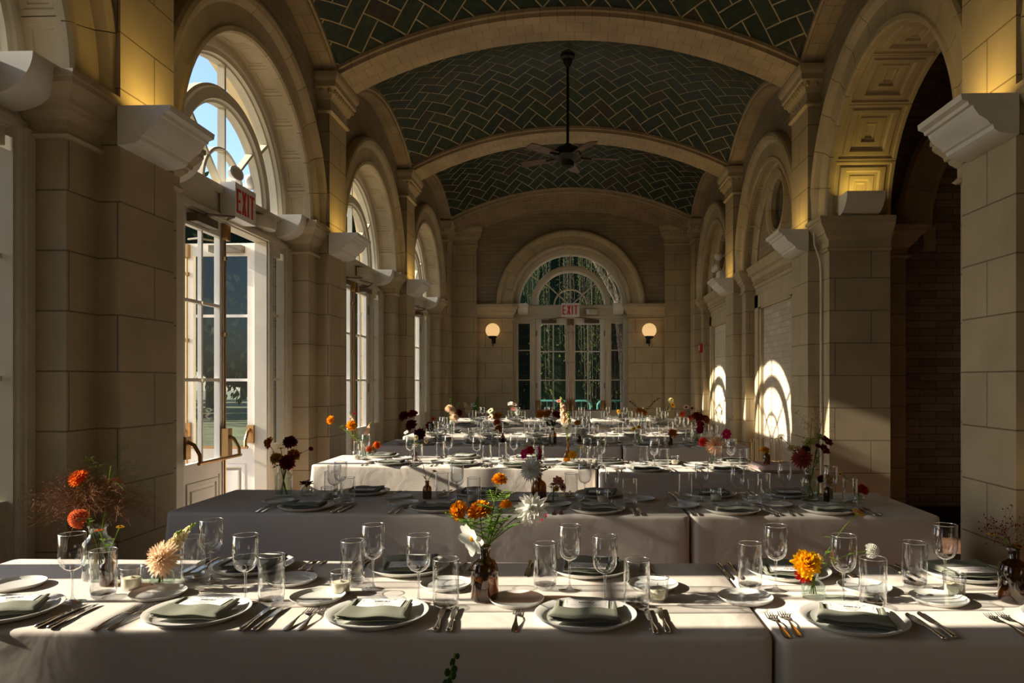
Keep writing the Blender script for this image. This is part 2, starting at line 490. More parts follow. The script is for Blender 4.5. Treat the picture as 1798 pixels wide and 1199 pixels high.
def soffit_panels(mb, F, R, d0, d1, n, rings, zs=ZS, mi=0):
    for i in range(n):
        s, e = PI * i / n, PI * (i + 1) / n
        nested(mb, lambda u, v, dp: F((R + dp) * math.cos(u / R), v, zs + (R + dp) * math.sin(u / R)), s * R, e * R, d0, d1, rings, 4, mi)

# ---- floor, roof and back wall
mb = MB(); mb.box(-3.3, 8.2, YBACK - 0.3, YEND + 0.5, -0.1, 0.02)
struct(mb.build('floor', 'floor', smooth=0), 'reddish brick floor of the hall', 'floor')

# ---- ceiling : herringbone sail vaults
def vault(k):
    cy = bay_y(k)
    hx, hy = 2.30, HS + 0.005
    mb = MB()
    nx, ny = 36, 20
    mb.grid([[(CX - hx + 2 * hx * i / nx, cy - hy + 2 * hy * j / ny, vaultz(-hx + 2 * hx * i / nx, -hy + 2 * hy * j / ny)) for j in range(ny + 1)] for i in range(nx + 1)], 0)
    w = 0.158
    g = 0.0072
    c45 = math.sqrt(0.5)
    tm = MB()
    r = random.Random(100 + k)
    N = 26
    def put(x0, y0, lx, ly):
        if lx > ly: nu, nv = 4, 2
        else: nu, nv = 2, 4
        mi = 1 + r.choices(range(6), [5, 4, 5, 2, 1.6, 3])[0]
        tilt = (r.random() - 0.5) * 0.002
        rows = []
        for i in range(nu + 1):
            row = []
            for j in range(nv + 1):
                a = (x0 * w + g + (lx * w - 2 * g) * i / nu); b = (y0 * w + g + (ly * w - 2 * g) * j / nv)
                X = (a - b) * c45; Y = (a + b) * c45 + 0.03
                row.append((X, Y))
            rows.append(row)
        cxx = sum(p[0] for q in rows for p in q) / ((nu + 1) * (nv + 1)); cyy = sum(p[1] for q in rows for p in q) / ((nu + 1) * (nv + 1))
        if abs(cxx) > hx + 0.2 or abs(cyy) > hy + 0.2: return
        low = [[(CX + X, cy + Y, vaultz(min(hx, max(-hx, X)), Y) - 0.004 + tilt) for X, Y in q] for q in rows]
        tm.grid(low, mi)
        ring = [low[i][0] for i in range(nu + 1)] + [low[nu][j] for j in range(1, nv + 1)] + [low[i][nv] for i in range(nu - 1, -1, -1)] + [low[0][j] for j in range(nv - 1, 0, -1)]
        tm.grid([ring, [(p[0], p[1], p[2] + 0.01) for p in ring]], mi, closed_v=True)
    for x in range(-N, N):
        for y in range(-N, N):
            if (x - y) % 4 == 0: put(x, y, 2, 1)
            if (x - y) % 4 == 3: put(x, y, 1, 2)
    me = tm.mesh('t', ['joint'] + TG, smooth=0, recalc=False)
    bm = bmesh.new(); bm.from_mesh(me)
    for co, no in (((CX - hx, 0, 0), (-1, 0, 0)), ((CX + hx, 0, 0), (1, 0, 0)), ((0, cy - hy, 0), (0, -1, 0)), ((0, cy + hy, 0), (0, 1, 0))):
        geom = bm.verts[:] + bm.edges[:] + bm.faces[:]
        bmesh.ops.bisect_plane(bm, geom=geom, plane_co=co, plane_no=no, clear_outer=True)
    bm.to_mesh(me); bm.free()
    base = [tuple(v.co) for v in me.vertices]
    n0 = len(mb.v)
    mb.v += base
    for p in me.polygons:
        mb.f.append(tuple(n0 + i for i in p.vertices)); mb.m.append(p.material_index)
    o = mb.build('ceiling_%d' % (k + 2), ['joint'] + TG, smooth=20, recalc=False)
    bpy.data.meshes.remove(me)
    struct(o, 'green glazed herringbone tile vault, ' + ['added unseen behind the camera for light', 'over the front table', 'before the first crossing arch', 'with the fan', 'before the end wall'][k + 1], 'ceiling')
for k in range(-1, 4): vault(k)

# ---- transverse ribs and side ribs
for k in range(-1, 4):
    y0, y1 = pil_y(k), pil_y(k) + PW
    if k == 3: y1 = YEND
    mb = MB()
    n = 40
    xs = [-2.42 + 4.84 * i / n for i in range(n + 1)]
    if k < 3:
        prof = [(y0 - 0.03, 0.06), (y0 - 0.03, 0.045), (y0, 0.04), (y0, 0.0), (y1, 0.0), (y1, 0.04), (y1 + 0.03, 0.045), (y1 + 0.03, 0.06), (y1 + 0.03, 0.35), (y0 - 0.03, 0.35)]
    else:
        prof = [(y0 - 0.03, 0.06), (y0, 0.04), (y0, 0.0)]
        for s in range(7):
            prof += [(y0 + 0.12 + s * 0.07, -0.03 * s), (y0 + 0.12 + s * 0.07, -0.03 * (s + 1))]
        prof += [(YEND, -0.21), (YEND, 0.35), (y0 - 0.03, 0.35)]
    mb.grid([[(CX + x, y, zrib(x) + dz) for y, dz in prof] for x in xs], closed_v=True)
    o = mb.build('trim_%d' % (k + 10), 'ribtile', smooth=25)
    struct(o, 'cream tiled arch crossing the vault', 'arch')
for k in range(-1, 4):
    cy = bay_y(k)
    for s in (-1, 1):
        mb = MB()
        n = 24
        prof = [(2.26, 0.10), (2.26, 0.04), (2.28, 0.035), (2.28, 0.0), (2.50, 0.0), (2.50, 0.10)]
        mb.grid([[(CX + s * p, cy - HS + BAYW * i / n, zrib(2.3) + zside(-HS + BAYW * i / n) + 0.0 + dz) for p, dz in prof] for i in range(n + 1)], closed_v=True)
        struct(mb.build('trim_%d' % (20 + k * 2 + (s + 1) // 2), 'ribtile', smooth=25), 'cream tile band where the vault meets the side wall', 'trim')

mb = MB(); mb.box(-3.4, 8.3, YBACK - 0.4, YEND + 0.6, ROOF, ROOF + 0.15)  # unseen slab, added so no sunlight leaks past the thin vaults
struct(mb.build('ceiling_roof', 'stone', smooth=0), 'unseen roof slab added above the vaults to block sunlight', 'roof')

# ---- pilasters (one structure each)
def egg_band(mb, path, sign, out, z, r=0.026):
    for i in range(len(path) - 1):
        a, b = Vector(path[i]), Vector(path[i + 1])
        d = (b - a); L = d.length; d.normalize(); n = Vector((d.y, -d.x)) * sign
        k = max(1, int((L + 2 * out) / 0.062))
        for j in range(k):
            t = -out + (L + 2 * out) * (j + 0.5) / k
            p = a + d * t + n * (out - 0.004)
            mb.ball((p.x, p.y, z), r * 0.8, 8, 5, sz=1.35)

def pilaster(k, s, idx):
    y0, y1 = pil_y(k), pil_y(k) + PW
    mb = MB()
    X = lambda p: CX + s * p
    mb.box(X(PF), X(WP + 0.05), y0, y1, 0, 4.11, 1)
    path = [(X(WP), y0), (X(PF), y0), (X(PF), y1), (X(WP), y1)]
    sg = 1 if s < 0 else -1
    mb.sweep(CAPP, path, sg, 0)
    mb.sweep([(-0.02, 0), (0.05, 0), (0.05, 0.16), (0.03, 0.19), (0.0, 0.22), (-0.02, 0.22)], path, sg, 0)
    egg_band(mb, path, sg, 0.062, 4.30)
    for q in range(4):
        yy = y0 + PW * (0.2 + 0.2 * q)
        mb.ball((X(PF - 0.014), yy, 4.19), 0.018, 8, 5)
        xx = X(PF + 0.02 + 0.025 * q)
    o = mb.build('trim_%d' % idx, ['stone', 'ashlar'], smooth=30)
    struct(o, 'cream block pilaster with an egg and dart cap', 'pilaster')
idx = 40
for k in range(-1, 4):
    for s in (-1, 1):
        pilaster(k, s, idx); idx += 1

# ---- left wall
PTH = 0.245   # pier width either side of each opening
mb = MB()
for k in range(-1, 5):
    # solid between two openings
    ya = bay_y(k - 1) + HS - PTH if k > -1 else YBACK - 0.3
    yb = bay_y(k) - HS + PTH if k < 4 else YEND + 0.3
    mb.box(CX - WP, CX - WP - 0.24, ya, yb, 0, ZS, 0)
    mb.box(CX - WP - 0.20, CX - WP - 0.52, ya - (0.055 if k > -1 else 0) + 0.11 * (k > -1), yb - 0.055, 0, ZS, 0)
    mb.box(CX - WP, CX - WP - 0.1, ya + (PTH if k > -1 else 0) - 0.01, yb - (PTH if k < 4 else 0) + 0.01, ZS - 0.01, ROOF, 1)
    mb.box(CX - WP - 0.42, CX - WP - 0.52, ya + (PTH if k > -1 else 0) - 0.01, yb - (PTH if k < 4 else 0) + 0.01, ZS - 0.01, ROOF, 1)
for k in range(-1, 4):
    F = frame_left(bay_y(k))
    spandrel(mb, F, RI + 0.02, HS, ROOF, 0.0, mi=1)
    spandrel(mb, F, 1.2, HS, ROOF, 0.52, mi=0)
    cyl_soffit(mb, F, 1.2, 0.32, 0.52, mi=2)
    cyl_soffit(mb, F, RI + 0.03, 0.0, 0.33, mi=2)
struct(mb.build('wall_left', ['ashlar', 'brick', 'stone'], smooth=25), 'cream terracotta wall with tall arched door openings', 'wall')

def arch_trim(F, idx, depth=0.215, n=12, rings=None, sgn=1, half=RI):
    mb = MB()
    arch_ring(mb, F, ARCHV, n=13)
    if rings is None:
        rings = [(0.0, 0.0, 0.02), (0.003, 0.0, 0.0), (0.03, 0.025, 0.0), (0.04, 0.035, 0.009), (0.055, 0.05, 0.009), (0.06, 0.055, 0.016)]
    soffit_panels(mb, F, RI, 0.0, depth, n, rings)
    struct(mb.build('trim_%d' % idx, 'stone', smooth=18), 'moulded terracotta arch with panelled inner face', 'arch')
def imposts(F, idx, depth=0.215, both=True):
    mb = MB()
    def P(u, d):
        p = F(u, d, 0); return (p[0], p[1])
    for sg in (-1, 1):
        path = [P(sg * HS, 0), P(sg * RI, 0), P(sg * RI, depth)]
        # which side is outward: towards the opening / room
        a, b = Vector(path[0]), Vector(path[1]); d = (b - a).normalized()
        room = Vector(F(0, -1, 0)[:2]) - Vector(F(0, 0, 0)[:2])
        s2 = 1 if Vector((d.y, -d.x)).dot(room) > 0 else -1
        mb.sweep(IMPOST, path, s2)
    struct(mb.build('trim_%d' % idx, 'stone', smooth=14), 'pair of moulded blocks the arch springs from', 'trim')
for k in range(-1, 4):
    F = frame_left(bay_y(k))
    arch_trim(F, 60 + k)
    imposts(F, 70 + k)

# ---- right wall
REC = 0.13
TH = 0.56
mb = MB()
for k in range(-1, 5):
    ya = bay_y(k - 1) + HS - PTH if k > -1 else YBACK - 0.3
    yb = bay_y(k) - HS + PTH if k < 4 else YEND + 0.3
    mb.box(CX + WP, CX + WP + TH, ya, yb, 0, ZS, 0)
    mb.box(CX + WP, CX + WP + TH, ya + (PTH if k > -1 else 0) - 0.01, yb - (PTH if k < 4 else 0) + 0.01, ZS - 0.01, ROOF, 1)
for k in range(-1, 4):
    F = frame_right(bay_y(k))
    spandrel(mb, F, RI + 0.02, HS, ROOF, 0.0, mi=1)
    spandrel(mb, F, RI + 0.02, HS, ROOF, TH, mi=1)
    cyl_soffit(mb, F, RI + 0.045, 0.0, TH, mi=2)
struct(mb.build('wall_right', ['ashlar', 'brick', 'stone'], smooth=25), 'cream terracotta wall with an open arch and two blind arches', 'wall')
COFFER = [(0.0, 0.0, 0.03), (0.003, 0.0, 0.0), (0.02, 0.03, 0.0), (0.03, 0.04, 0.012), (0.05, 0.07, 0.012), (0.055, 0.078, 0.0), (0.085, 0.125, 0.0), (0.10, 0.14, 0.022), (0.125, 0.165, 0.022),
          (0.132, 0.172, 0.014), (0.165, 0.215, 0.014), (0.175, 0.225, 0.034), (0.195, 0.243, 0.028), (0.21, 0.255, 0.040)]
for k in range(-1, 4):
    F = frame_right(bay_y(k))
    if k in (0, 1):
        arch_trim(F, 80 + k, TH, 7, COFFER)
        imposts(F, 90 + k, TH)
    else:
        arch_trim(F, 80 + k, REC)
        imposts(F, 90 + k, REC)

def blind_bay(k):
    F = frame_right(bay_y(k))
    mb = MB()
    # brick back of the arch with a round hole for the oculus
    oz, orad = 3.62, 0.33
    n = 48
    rows = []
    for i in range(n + 1):
        a = 2 * PI * i / n
        ca, sa = math.cos(a), math.sin(a)
        # out to a shape just beyond the opening
        t = 0
        while True:
            t += 0.01
            u, z = t * ca, oz + t * sa
            if z < ZS - 0.02 or (z > ZS and u * u + (z - ZS) ** 2 > (RI + 0.03) ** 2) or abs(u) > RI + 0.03: break
        rows.append([F(orad * ca, REC, oz + orad * sa), F(t * ca, REC, oz + t * sa)])
    mb.grid(rows, 1)
    cyl = [[F(orad * math.cos(2 * PI * i / n), d, oz + orad * math.sin(2 * PI * i / n)) for d in (REC, REC + 0.2)] for i in range(n + 1)]
    mb.grid(cyl, 0)
    def bx(u0, u1, d0, d1, z0, z1, mi):
        a, b = F(u0, d0, z0), F(u1, d1, z1); mb.box(a[0], b[0], a[1], b[1], a[2], b[2], mi)
    bx(-RI, RI, REC, REC + 0.1, 0, ZS - 0.01, 0)
    o = mb.build('wall_niche_%d' % k, ['ashlar', 'brick'], smooth=25)
    struct(o, 'brick back of the blind arch with a round window', 'wall')
    mb = MB()
    # secondary ring
    arch_ring(mb, F, [(RI - 0.17, -REC - 0.02), (RI - 0.17, -REC + 0.02), (RI - 0.15, -REC + 0.035), (RI - 0.02, -REC + 0.035), (RI + 0.0, -REC + 0.05), (RI + 0.02, -REC - 0.02)], n=11, gap=0.003)
    arch_ring(mb, lambda u, d, z: F(u, d, z), [(0.30, -REC - 0.05), (0.30, -REC + 0.01), (0.325, -REC + 0.035), (0.35, -REC + 0.03), (0.37, -REC + 0.045), (0.42, -REC + 0.05), (0.44, -REC - 0.02)], n=8, zs=oz, sub=6, a0=0, a1=2 * PI)
    # entablature over the door case
    def P(u, d):
        p = F(u, d, 0); return (p[0], p[1])
    e = [(-0.02, 2.60), (0.02, 2.60), (0.03, 2.62), (0.03, 2.69), (0.045, 2.70), (0.06, 2.74), (0.06, 2.78), (0.085, 2.80), (0.10, 2.85), (0.14, 2.87), (0.14, 2.92), (0.16, 2.94), (0.165, 2.97), (-0.02, 3.0)]
    path = [P(-0.98, REC), P(0.98, REC)]
    mb.sweep(e, path, 1)
    for j in range(26):
        u = -0.95 + 1.9 * j / 25
        c = F(u, REC - 0.062, 2.755)
        mb.ball(c, 0.022, 6, 4, sz=1.3)
    # nested jambs and head
    for w0, w1, pr, zt in ((0.80, 0.97, 0.05, 2.60), (0.74, 0.80, 0.03, 2.55), (0.66, 0.74, 0.045, 2.48)):
        for sg in (-1, 1):
            a, b = F(sg * w0, REC + 0.01, 0), F(sg * w1, REC - pr, zt); mb.box(a[0], b[0], a[1], b[1], 0, zt)
        a, b = F(-w1, REC + 0.01, 0), F(w1, REC - pr, 0)
        mb.box(a[0], b[0], a[1], b[1], zt - (w1 - w0), zt)
    struct(mb.build('trim_%d' % (100 + k), 'stone', smooth=30), 'terracotta door case and oculus surround inside the blind arch', 'trim')
    mb = MB()
    if k == 2 or k < 1:
        a, b = F(-0.66, REC + 0.01, 0), F(0.66, REC - 0.008, 0); mb.box(a[0], b[0], a[1], b[1], 0, 2.41)
        struct(mb.build('wall_infill', 'brick_panel', smooth=0), 'pale brick infill panel in the door case', 'wall')
    else:
        a, b = F(-0.66, REC + 0.01, 0), F(0.66, REC - 0.012, 0); mb.box(a[0], b[0], a[1], b[1], 0, 2.41)
        for z0, z1 in ((0.25, 0.95), (1.1, 1.75), (1.85, 2.3)):
            for u0, u1 in ((-0.58, -0.06), (0.06, 0.58)):
                nested(mb, lambda u, v, dp: F(u, REC - 0.013 - dp, v), u0, u1, z0, z1, [(0, 0, 0), (0.01, 0.01, 0.014), (0.03, 0.03, 0.014), (0.04, 0.04, 0.002), (0.07, 0.07, 0.002), (0.08, 0.08, 0.01)], 1)
        struct(mb.build('door_20', 'paint', smooth=0), 'cream panelled door set in the wall', 'door')
    # oculus glass
    mb = MB()
    mb.lathe([(0.001, 0), (0.31, 0), (0.31, 0.012), (0.001, 0.012)], 32)
    for j in range(-3, 4):
        mb.box(-0.3 + 0.0, 0.3, j * 0.08 - 0.003, j * 0.08 + 0.003, -0.006, 0.018); mb.box(j * 0.08 - 0.003, j * 0.08 + 0.003, -0.3, 0.3, -0.006, 0.018)
    mb.xform(lambda p: F(p.x, REC + 0.16 + p.z, oz + p.y))
    struct(mb.build('window_%d' % (20 + k), pbr('dark_oculus', (0.006, 0.005, 0.004), 0.7, spec=0.1), smooth=0), 'round dark window high in the blind arch', 'window')
for k in (-1, 2, 3): blind_bay(k)

# ---- end wall and back wall
F = frame_end(YEND)
mb = MB()
for sg in (-1, 1):
    mb.box(CX + sg * RI, CX + sg * (WP + 0.1), YEND, YEND + 0.24, 0, ZS, 0)
    mb.box(CX + sg * 1.2, CX + sg * (WP + 0.1), YEND + 0.2, YEND + 0.6, 0, ZS, 0)
spandrel(mb, F, RI + 0.02, WP + 0.1, ROOF, 0.0, mi=1)
spandrel(mb, F, 1.2, WP + 0.1, ROOF, 0.6, mi=0)
cyl_soffit(mb, F, 1.2, 0.32, 0.6, mi=2)
cyl_soffit(mb, F, RI + 0.03, 0.0, 0.33, mi=2)
struct(mb.build('wall_end', ['ashlar', 'brick', 'stone'], smooth=25), 'end wall with an arched double door', 'wall')
arch_trim(F, 110)
mb = MB()
for sg in (-1, 1):
    x0, x1 = CX + sg * 1.86, CX + sg * 2.36
    yp = YEND - 0.11
    mb.box(x0, CX + sg * 2.5, yp, YEND + 0.02, 0, 4.11, 1)
    path = [(x0, YEND), (x0, yp), (x1, yp)] if sg > 0 else [(x1, yp), (x0, yp), (x0, YEND)]
    mb.sweep(CAPP, path, 1)
    egg_band(mb, path, 1, 0.062, 4.30)
    P = [(CX + sg * 1.86, YEND), (CX + sg * RI, YEND), (CX + sg * RI, YEND + 0.215)]
    d = Vector((-sg, 0)); s2 = 1 if Vector((d.y, -d.x)).dot(Vector((0, -1))) > 0 else -1
    mb.sweep(IMPOST, P, s2)
struct(mb.build('trim_111', ['stone', 'ashlar'], smooth=30), 'pilasters and spring blocks of the end wall', 'pilaster')
mb = MB(); mb.box(-3.2, 8.2, YBACK - 0.3, YBACK, 0, ROOF)
struct(mb.build('wall_back', 'ashlar', smooth=0), 'cream wall behind the camera', 'wall')

# ---- dark side room seen through the open arch
SRY = 7.42
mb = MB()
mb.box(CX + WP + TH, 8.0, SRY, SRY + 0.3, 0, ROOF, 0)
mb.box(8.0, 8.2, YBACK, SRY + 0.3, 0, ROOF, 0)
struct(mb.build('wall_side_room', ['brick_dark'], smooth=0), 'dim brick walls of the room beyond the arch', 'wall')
mb = MB()
x0 = CX + WP + TH
mb.box(x0 - 0.01, x0 + 0.33, SRY - 0.16, SRY + 0.01, 0, 2.66, 1)
mb.sweep([(o * 1.2, z) for o, z in IMPOST], [(x0, SRY - 0.16), (x0 + 0.33, SRY - 0.16), (x0 + 0.33, SRY)], 1)
Fd = lambda u, d, z: (5.0 + u, SRY + d, z)
arch_ring(mb, Fd, [(1.45, -0.02), (1.45, 0.09), (1.5, 0.11), (1.62, 0.09), (1.66, 0.12), (1.76, 0.14), (1.80, 0.1), (1.80, -0.02)], n=13)
mb.box(4.03, 4.5, SRY - 0.05, SRY + 0.01, 0.0, 2.5, 1)
mb.sweep([(o * 0.8, z) for o, z in IMPOST], [(4.0, SRY), (4.0, SRY - 0.05), (4.5, SRY - 0.05)], -1)
struct(mb.build('trim_120', ['stone', 'ashlar'], smooth=30), 'pier and arch moulding on the dim brick wall', 'trim')
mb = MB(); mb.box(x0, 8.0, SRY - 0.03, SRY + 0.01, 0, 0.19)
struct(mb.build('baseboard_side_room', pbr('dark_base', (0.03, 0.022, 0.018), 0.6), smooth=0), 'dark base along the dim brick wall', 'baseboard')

# ------------------------------------------------------------------ windows and doors
# local: x along, y outward, z up; origin on the centre line at the room face of the frame
def window_unit():
    root = link('window_1', None)
    root['kind'] = 'structure'
    mb = MB()
    G = lambda u, d, z: (u, d, z)
    arch_ring(mb, G, [(1.03, -0.11), (1.03, -0.035), (1.045, -0.03), (1.05, 0.0), (1.09, 0.0), (1.10, 0.012), (1.16, 0.012), (1.21, 0.0), (1.21, -0.11)], n=2, gap=0, sub=24, zs=ZS - 0.02)
    # posts
    for s in (-1, 1):
        mb.box(s * 1.055, s * 1.145, -0.015, 0.11, 0, 2.70); mb.box(s * 1.09, s * 1.145, -0.06, 0.0, 0, 2.70); mb.tube([(s * 1.085, -0.02, 0.0), (s * 1.085, -0.02, 2.7)], 0.022, 10); mb.box(s * 1.06, s * 1.21, 0.02, 0.10, 0, 2.96)
        mb.box(s * 0.70, s * 0.82, 0.0, 0.11, 0, 2.70); mb.box(s * 0.715, s * 0.805, -0.02, 0.0, 0, 2.70)
        mb.box(s * 0.82, s * 1.06, 0.02, 0.09, 0, 0.86)
        nested(mb, lambda u, v, dp: (u, 0.02 - dp, v), s * 0.85 if s > 0 else -1.03, 1.03 if s > 0 else -0.85, 0.15, 0.75, [(0, 0, 0), (0.01, 0.01, 0.012), (0.03, 0.03, 0.012), (0.04, 0.04, 0.0)], 1)
        for z in (1.46, 2.06): mb.box(s * 0.82, s * 1.05, 0.035, 0.085, z - 0.012, z + 0.012)
        mb.box(s * 0.82, s * 1.05, 0.02, 0.09, 2.60, 2.70)
    mb.box(-1.145, 1.145, 0.0, 0.11, 2.69, 2.935)
    mb.box(-1.145, 1.145, -0.03, 0.02, 2.70, 2.74); mb.box(-1.145, 1.145, -0.045, 0.02, 2.90, 2.955)
    mb.box(-1.1, 1.1, 0.0, 0.10, 2.93, 2.975)
    mb.build('frame', 'paint', root, smooth=30)
    mb = MB()
    arch_ring(mb, G, [(0.67, -0.10), (0.67, -0.03), (0.69, -0.02), (0.70, 0.0), (0.78, 0.0), (0.79, -0.02), (0.81, -0.03), (0.81, -0.10)], n=1, gap=0, sub=40)
    arch_ring(mb, G, [(0.315, -0.09), (0.315, -0.04), (0.33, -0.03), (0.345, -0.04), (0.345, -0.09)], n=1, gap=0, sub=24)
    for a, r0, r1 in ((90, 0.80, 1.05), (38, 0.80, 1.05), (142, 0.80, 1.05), (90, 0, 0.68), (42, 0, 0.68), (138, 0, 0.68)):
        a = math.radians(a); d = Vector((math.cos(a), 0, math.sin(a))); p = Vector((-math.sin(a), 0, math.cos(a)))
        c = d * (r0 + r1) / 2 + Vector((0, 0.062, ZS))
        mb.obox(c, d, p, (0, 1, 0), (r1 - r0) / 2, 0.014 if r0 else 0.011, 0.03)
    mb.build('fanlight_bars', 'paint', root, smooth=30)
    mb = MB()
    n = 32
    rows = [[(r * math.cos(PI * i / n), 0.065, ZS + r * math.sin(PI * i / n)) for i in range(n + 1)] for r in (0.001, 1.05)]
    mb.grid(rows)
    mb.build('fanlight_glass', 'glass', root, recalc=False, smooth=0)
    for s in (-1, 1):
        mb = MB(); mb.add([(s * 0.82, 0.06, 0.86), (s * 1.06, 0.06, 0.86), (s * 1.06, 0.06, 2.6), (s * 0.82, 0.06, 2.6)], [(0, 1, 2, 3)], 0)
        for z0, z1 in ((0.87, 1.45), (1.47, 2.05), (2.07, 2.60)):
            for j in range(6):
                u = s * (0.845 + 0.19 * j / 5)
                mb.box(u - 0.002, u + 0.002, 0.056, 0.064, z0, z1, 1)
            for zz in (z0 + 0.04, z0 + 0.08, (z0 + z1) / 2, z1 - 0.08, z1 - 0.04):
                mb.box(s * 0.83, s * 1.05, 0.056, 0.064, zz - 0.002, zz + 0.002, 1)
        mb.build('leaded_pane', ['leadglass', 'lead'], root, recalc=False, smooth=0)
    return root

def door_leaf():
    """hinge at the origin, leaf runs along +x; y=0 room face"""
    root = link('door_1', None); root['kind'] = 'structure'
    w, h = 0.703, 2.69
    mb = MB()
    mb.box(0.0, 0.10, 0.03, 0.075, 0.01, h); mb.box(w - 0.10, w - 0.004, 0.03, 0.075, 0.01, h)
    mb.box(0.1, w - 0.1, 0.03, 0.075, h - 0.11, h); mb.box(0.1, w - 0.1, 0.03, 0.075, 0.72, 0.84); mb.box(0.1, w - 0.1, 0.03, 0.075, 0.01, 0.2)
    mb.box(0.1, w - 0.1, 0.04, 0.065, 0.2, 0.72)
    for sgn, yy in ((1, 0.04), (-1, 0.065)):
        nested(mb, lambda u, v, dp: (u, yy - sgn * dp, v), 0.12, w - 0.12, 0.22, 0.70, [(0, 0, 0), (0.005, 0.005, 0.012), (0.03, 0.03, 0.012), (0.04, 0.04, 0), (0.06, 0.06, 0), (0.07, 0.07, 0.01)], 1)
    mb.box(w / 2 - 0.012, w / 2 + 0.012, 0.038, 0.068, 0.84, h - 0.11)
    for z in (1.455, 2.035): mb.box(0.1, w - 0.1, 0.038, 0.068, z - 0.012, z + 0.012)
    mb.build('leaf_frame', 'white_paint', root, smooth=30)
    mb = MB(); mb.add([(0.1, 0.053, 0.84), (w - 0.1, 0.053, 0.84), (w - 0.1, 0.053, 2.58), (0.1, 0.053, 2.58)], [(0, 1, 2, 3)])
    mb.build('glass', 'glass', root, recalc=False, smooth=0)
    mb = MB()
    for z in (0.95, ): mb.box(w - 0.085, w - 0.015, -0.03, 0.03, z - 0.1, z + 0.12); mb.box(0.02, 0.085, -0.02, 0.03, z - 0.06, z + 0.1)
    arm = lambda x: [(x, 0.0, 1.02), (x, -0.06, 0.99), (x, -0.10, 0.92), (x, -0.105, 0.86)]
    mb.tube(arm(w - 0.05), 0.014, 8); mb.tube(arm(0.055), 0.014, 8)
    mb.tube([(0.03, -0.105, 0.86), (w - 0.03, -0.105, 0.86)], 0.013, 10)
    mb.build('panic_bar', 'brass', root)
    mb = MB()
    mb.tube([(w - 0.05, 0.012, 0.02), (w - 0.05, 0.012, 2.62)], 0.009, 8)
    for z in (0.15, 1.8, 2.4): mb.box(w - 0.065, w - 0.035, 0.0, 0.03, z, z + 0.03)
    mb.box(w - 0.075, w - 0.02, -0.02, 0.03, 2.56, 2.68)
    mb.build('vertical_rod', 'brass', root)
    for z in (0.3, 1.35, 2.4):
        mb = MB(); mb.tube([(-0.003, 0.022, z - 0.06), (-0.003, 0.022, z + 0.06)], 0.008, 8); mb.box(-0.03, 0.03, 0.024, 0.03, z - 0.055, z + 0.055)
        mb.build('hinge', 'steel', root)
    mb = MB()
    mb.box(0.12, 0.42, -0.05, 0.03, 2.60, 2.66)
    mb.tube([(0.27, -0.03, 2.68), (0.45, -0.16, 2.70), (0.62, -0.02, 2.72)], 0.009, 6)
    mb.build('door_closer', 'bronze', root)
    return root

WIN = remember(window_unit())
LEAF = remember(door_leaf())
# a mirrored leaf for the other hand
def mirror_tree(root):
    r = root.copy(); C.objects.link(r)
    for ch in root.children:
        c = ch.copy(); c.data = ch.data.copy(); C.objects.link(c); c.parent = r
        for v in c.data.vertices: v.co.x = -v.co.x
        c.data.flip_normals()
    return remember(r)
LEAFM = mirror_tree(LEAF)
HX = 0.70
wi = [0]
WNAMES = {-1: 'unseen arched fanlight and frame added behind the camera for bounce light', 0: 'arched fanlight and frame beside the front table', 1: 'arched fanlight over the open garden door', 2: 'second arched fanlight down the window wall', 3: 'third arched fanlight, by the end wall', 9: 'arched fanlight and frame in the end wall'}
DN = [3]
def drop_bar(d, src):
    keep = [c for c in C.objects if c.parent == d and c.name.startswith('panic_bar')]
    for c in keep: bpy.data.objects.remove(c)
def put_unit(k, loc, rz, opened=False):
    first = wi[0] == 0
    w = WIN if first else dup(WIN)
    wi[0] += 1
    if not first: w.name = 'window_%d' % wi[0]
    w.location = loc; w.rotation_euler = (0, 0, rz); w['label'] = WNAMES[k]; w['category'] = 'window'
    R = Matrix.Rotation(rz, 3, 'Z')
    for side, src in ((-1, LEAF), (1, LEAFM)):
        d = src if first else dup(src)
        if not first: d.name = 'door_%d' % DN[0]; DN[0] += 1
        elif side == 1: d.name = 'door_2'
        off = R @ Vector((side * HX, 0.0, 0))
        ang = rz
        if opened and side == 1: ang = rz - math.radians(91); off = R @ Vector((side * HX, 0.09, 0))
        d.location = Vector(loc) + off; d.rotation_euler = (0, 0, ang)
        d['label'] = ('glazed door leaf standing open to the garden' if opened and side == 1 else 'glazed door leaf, %s half, %s' % ('first' if side < 0 else 'second', {-1: 'added unseen behind the camera for light', 0: 'beside the front table', 1: 'closed beside the open one', 2: 'second bay of the window wall', 3: 'last bay of the window wall', 9: 'in the end wall'}[k]))
        d['category'] = 'door'
        if k in (2, 3): drop_bar(d, src)
for k in range(-1, 4):  # unseen window and doors behind the camera are added for brighter bounce light
    put_unit(k, (CX - WP - 0.215, bay_y(k), 0), PI / 2, k == 1)
put_unit(9, (CX, YEND + 0.215, 0), 0)

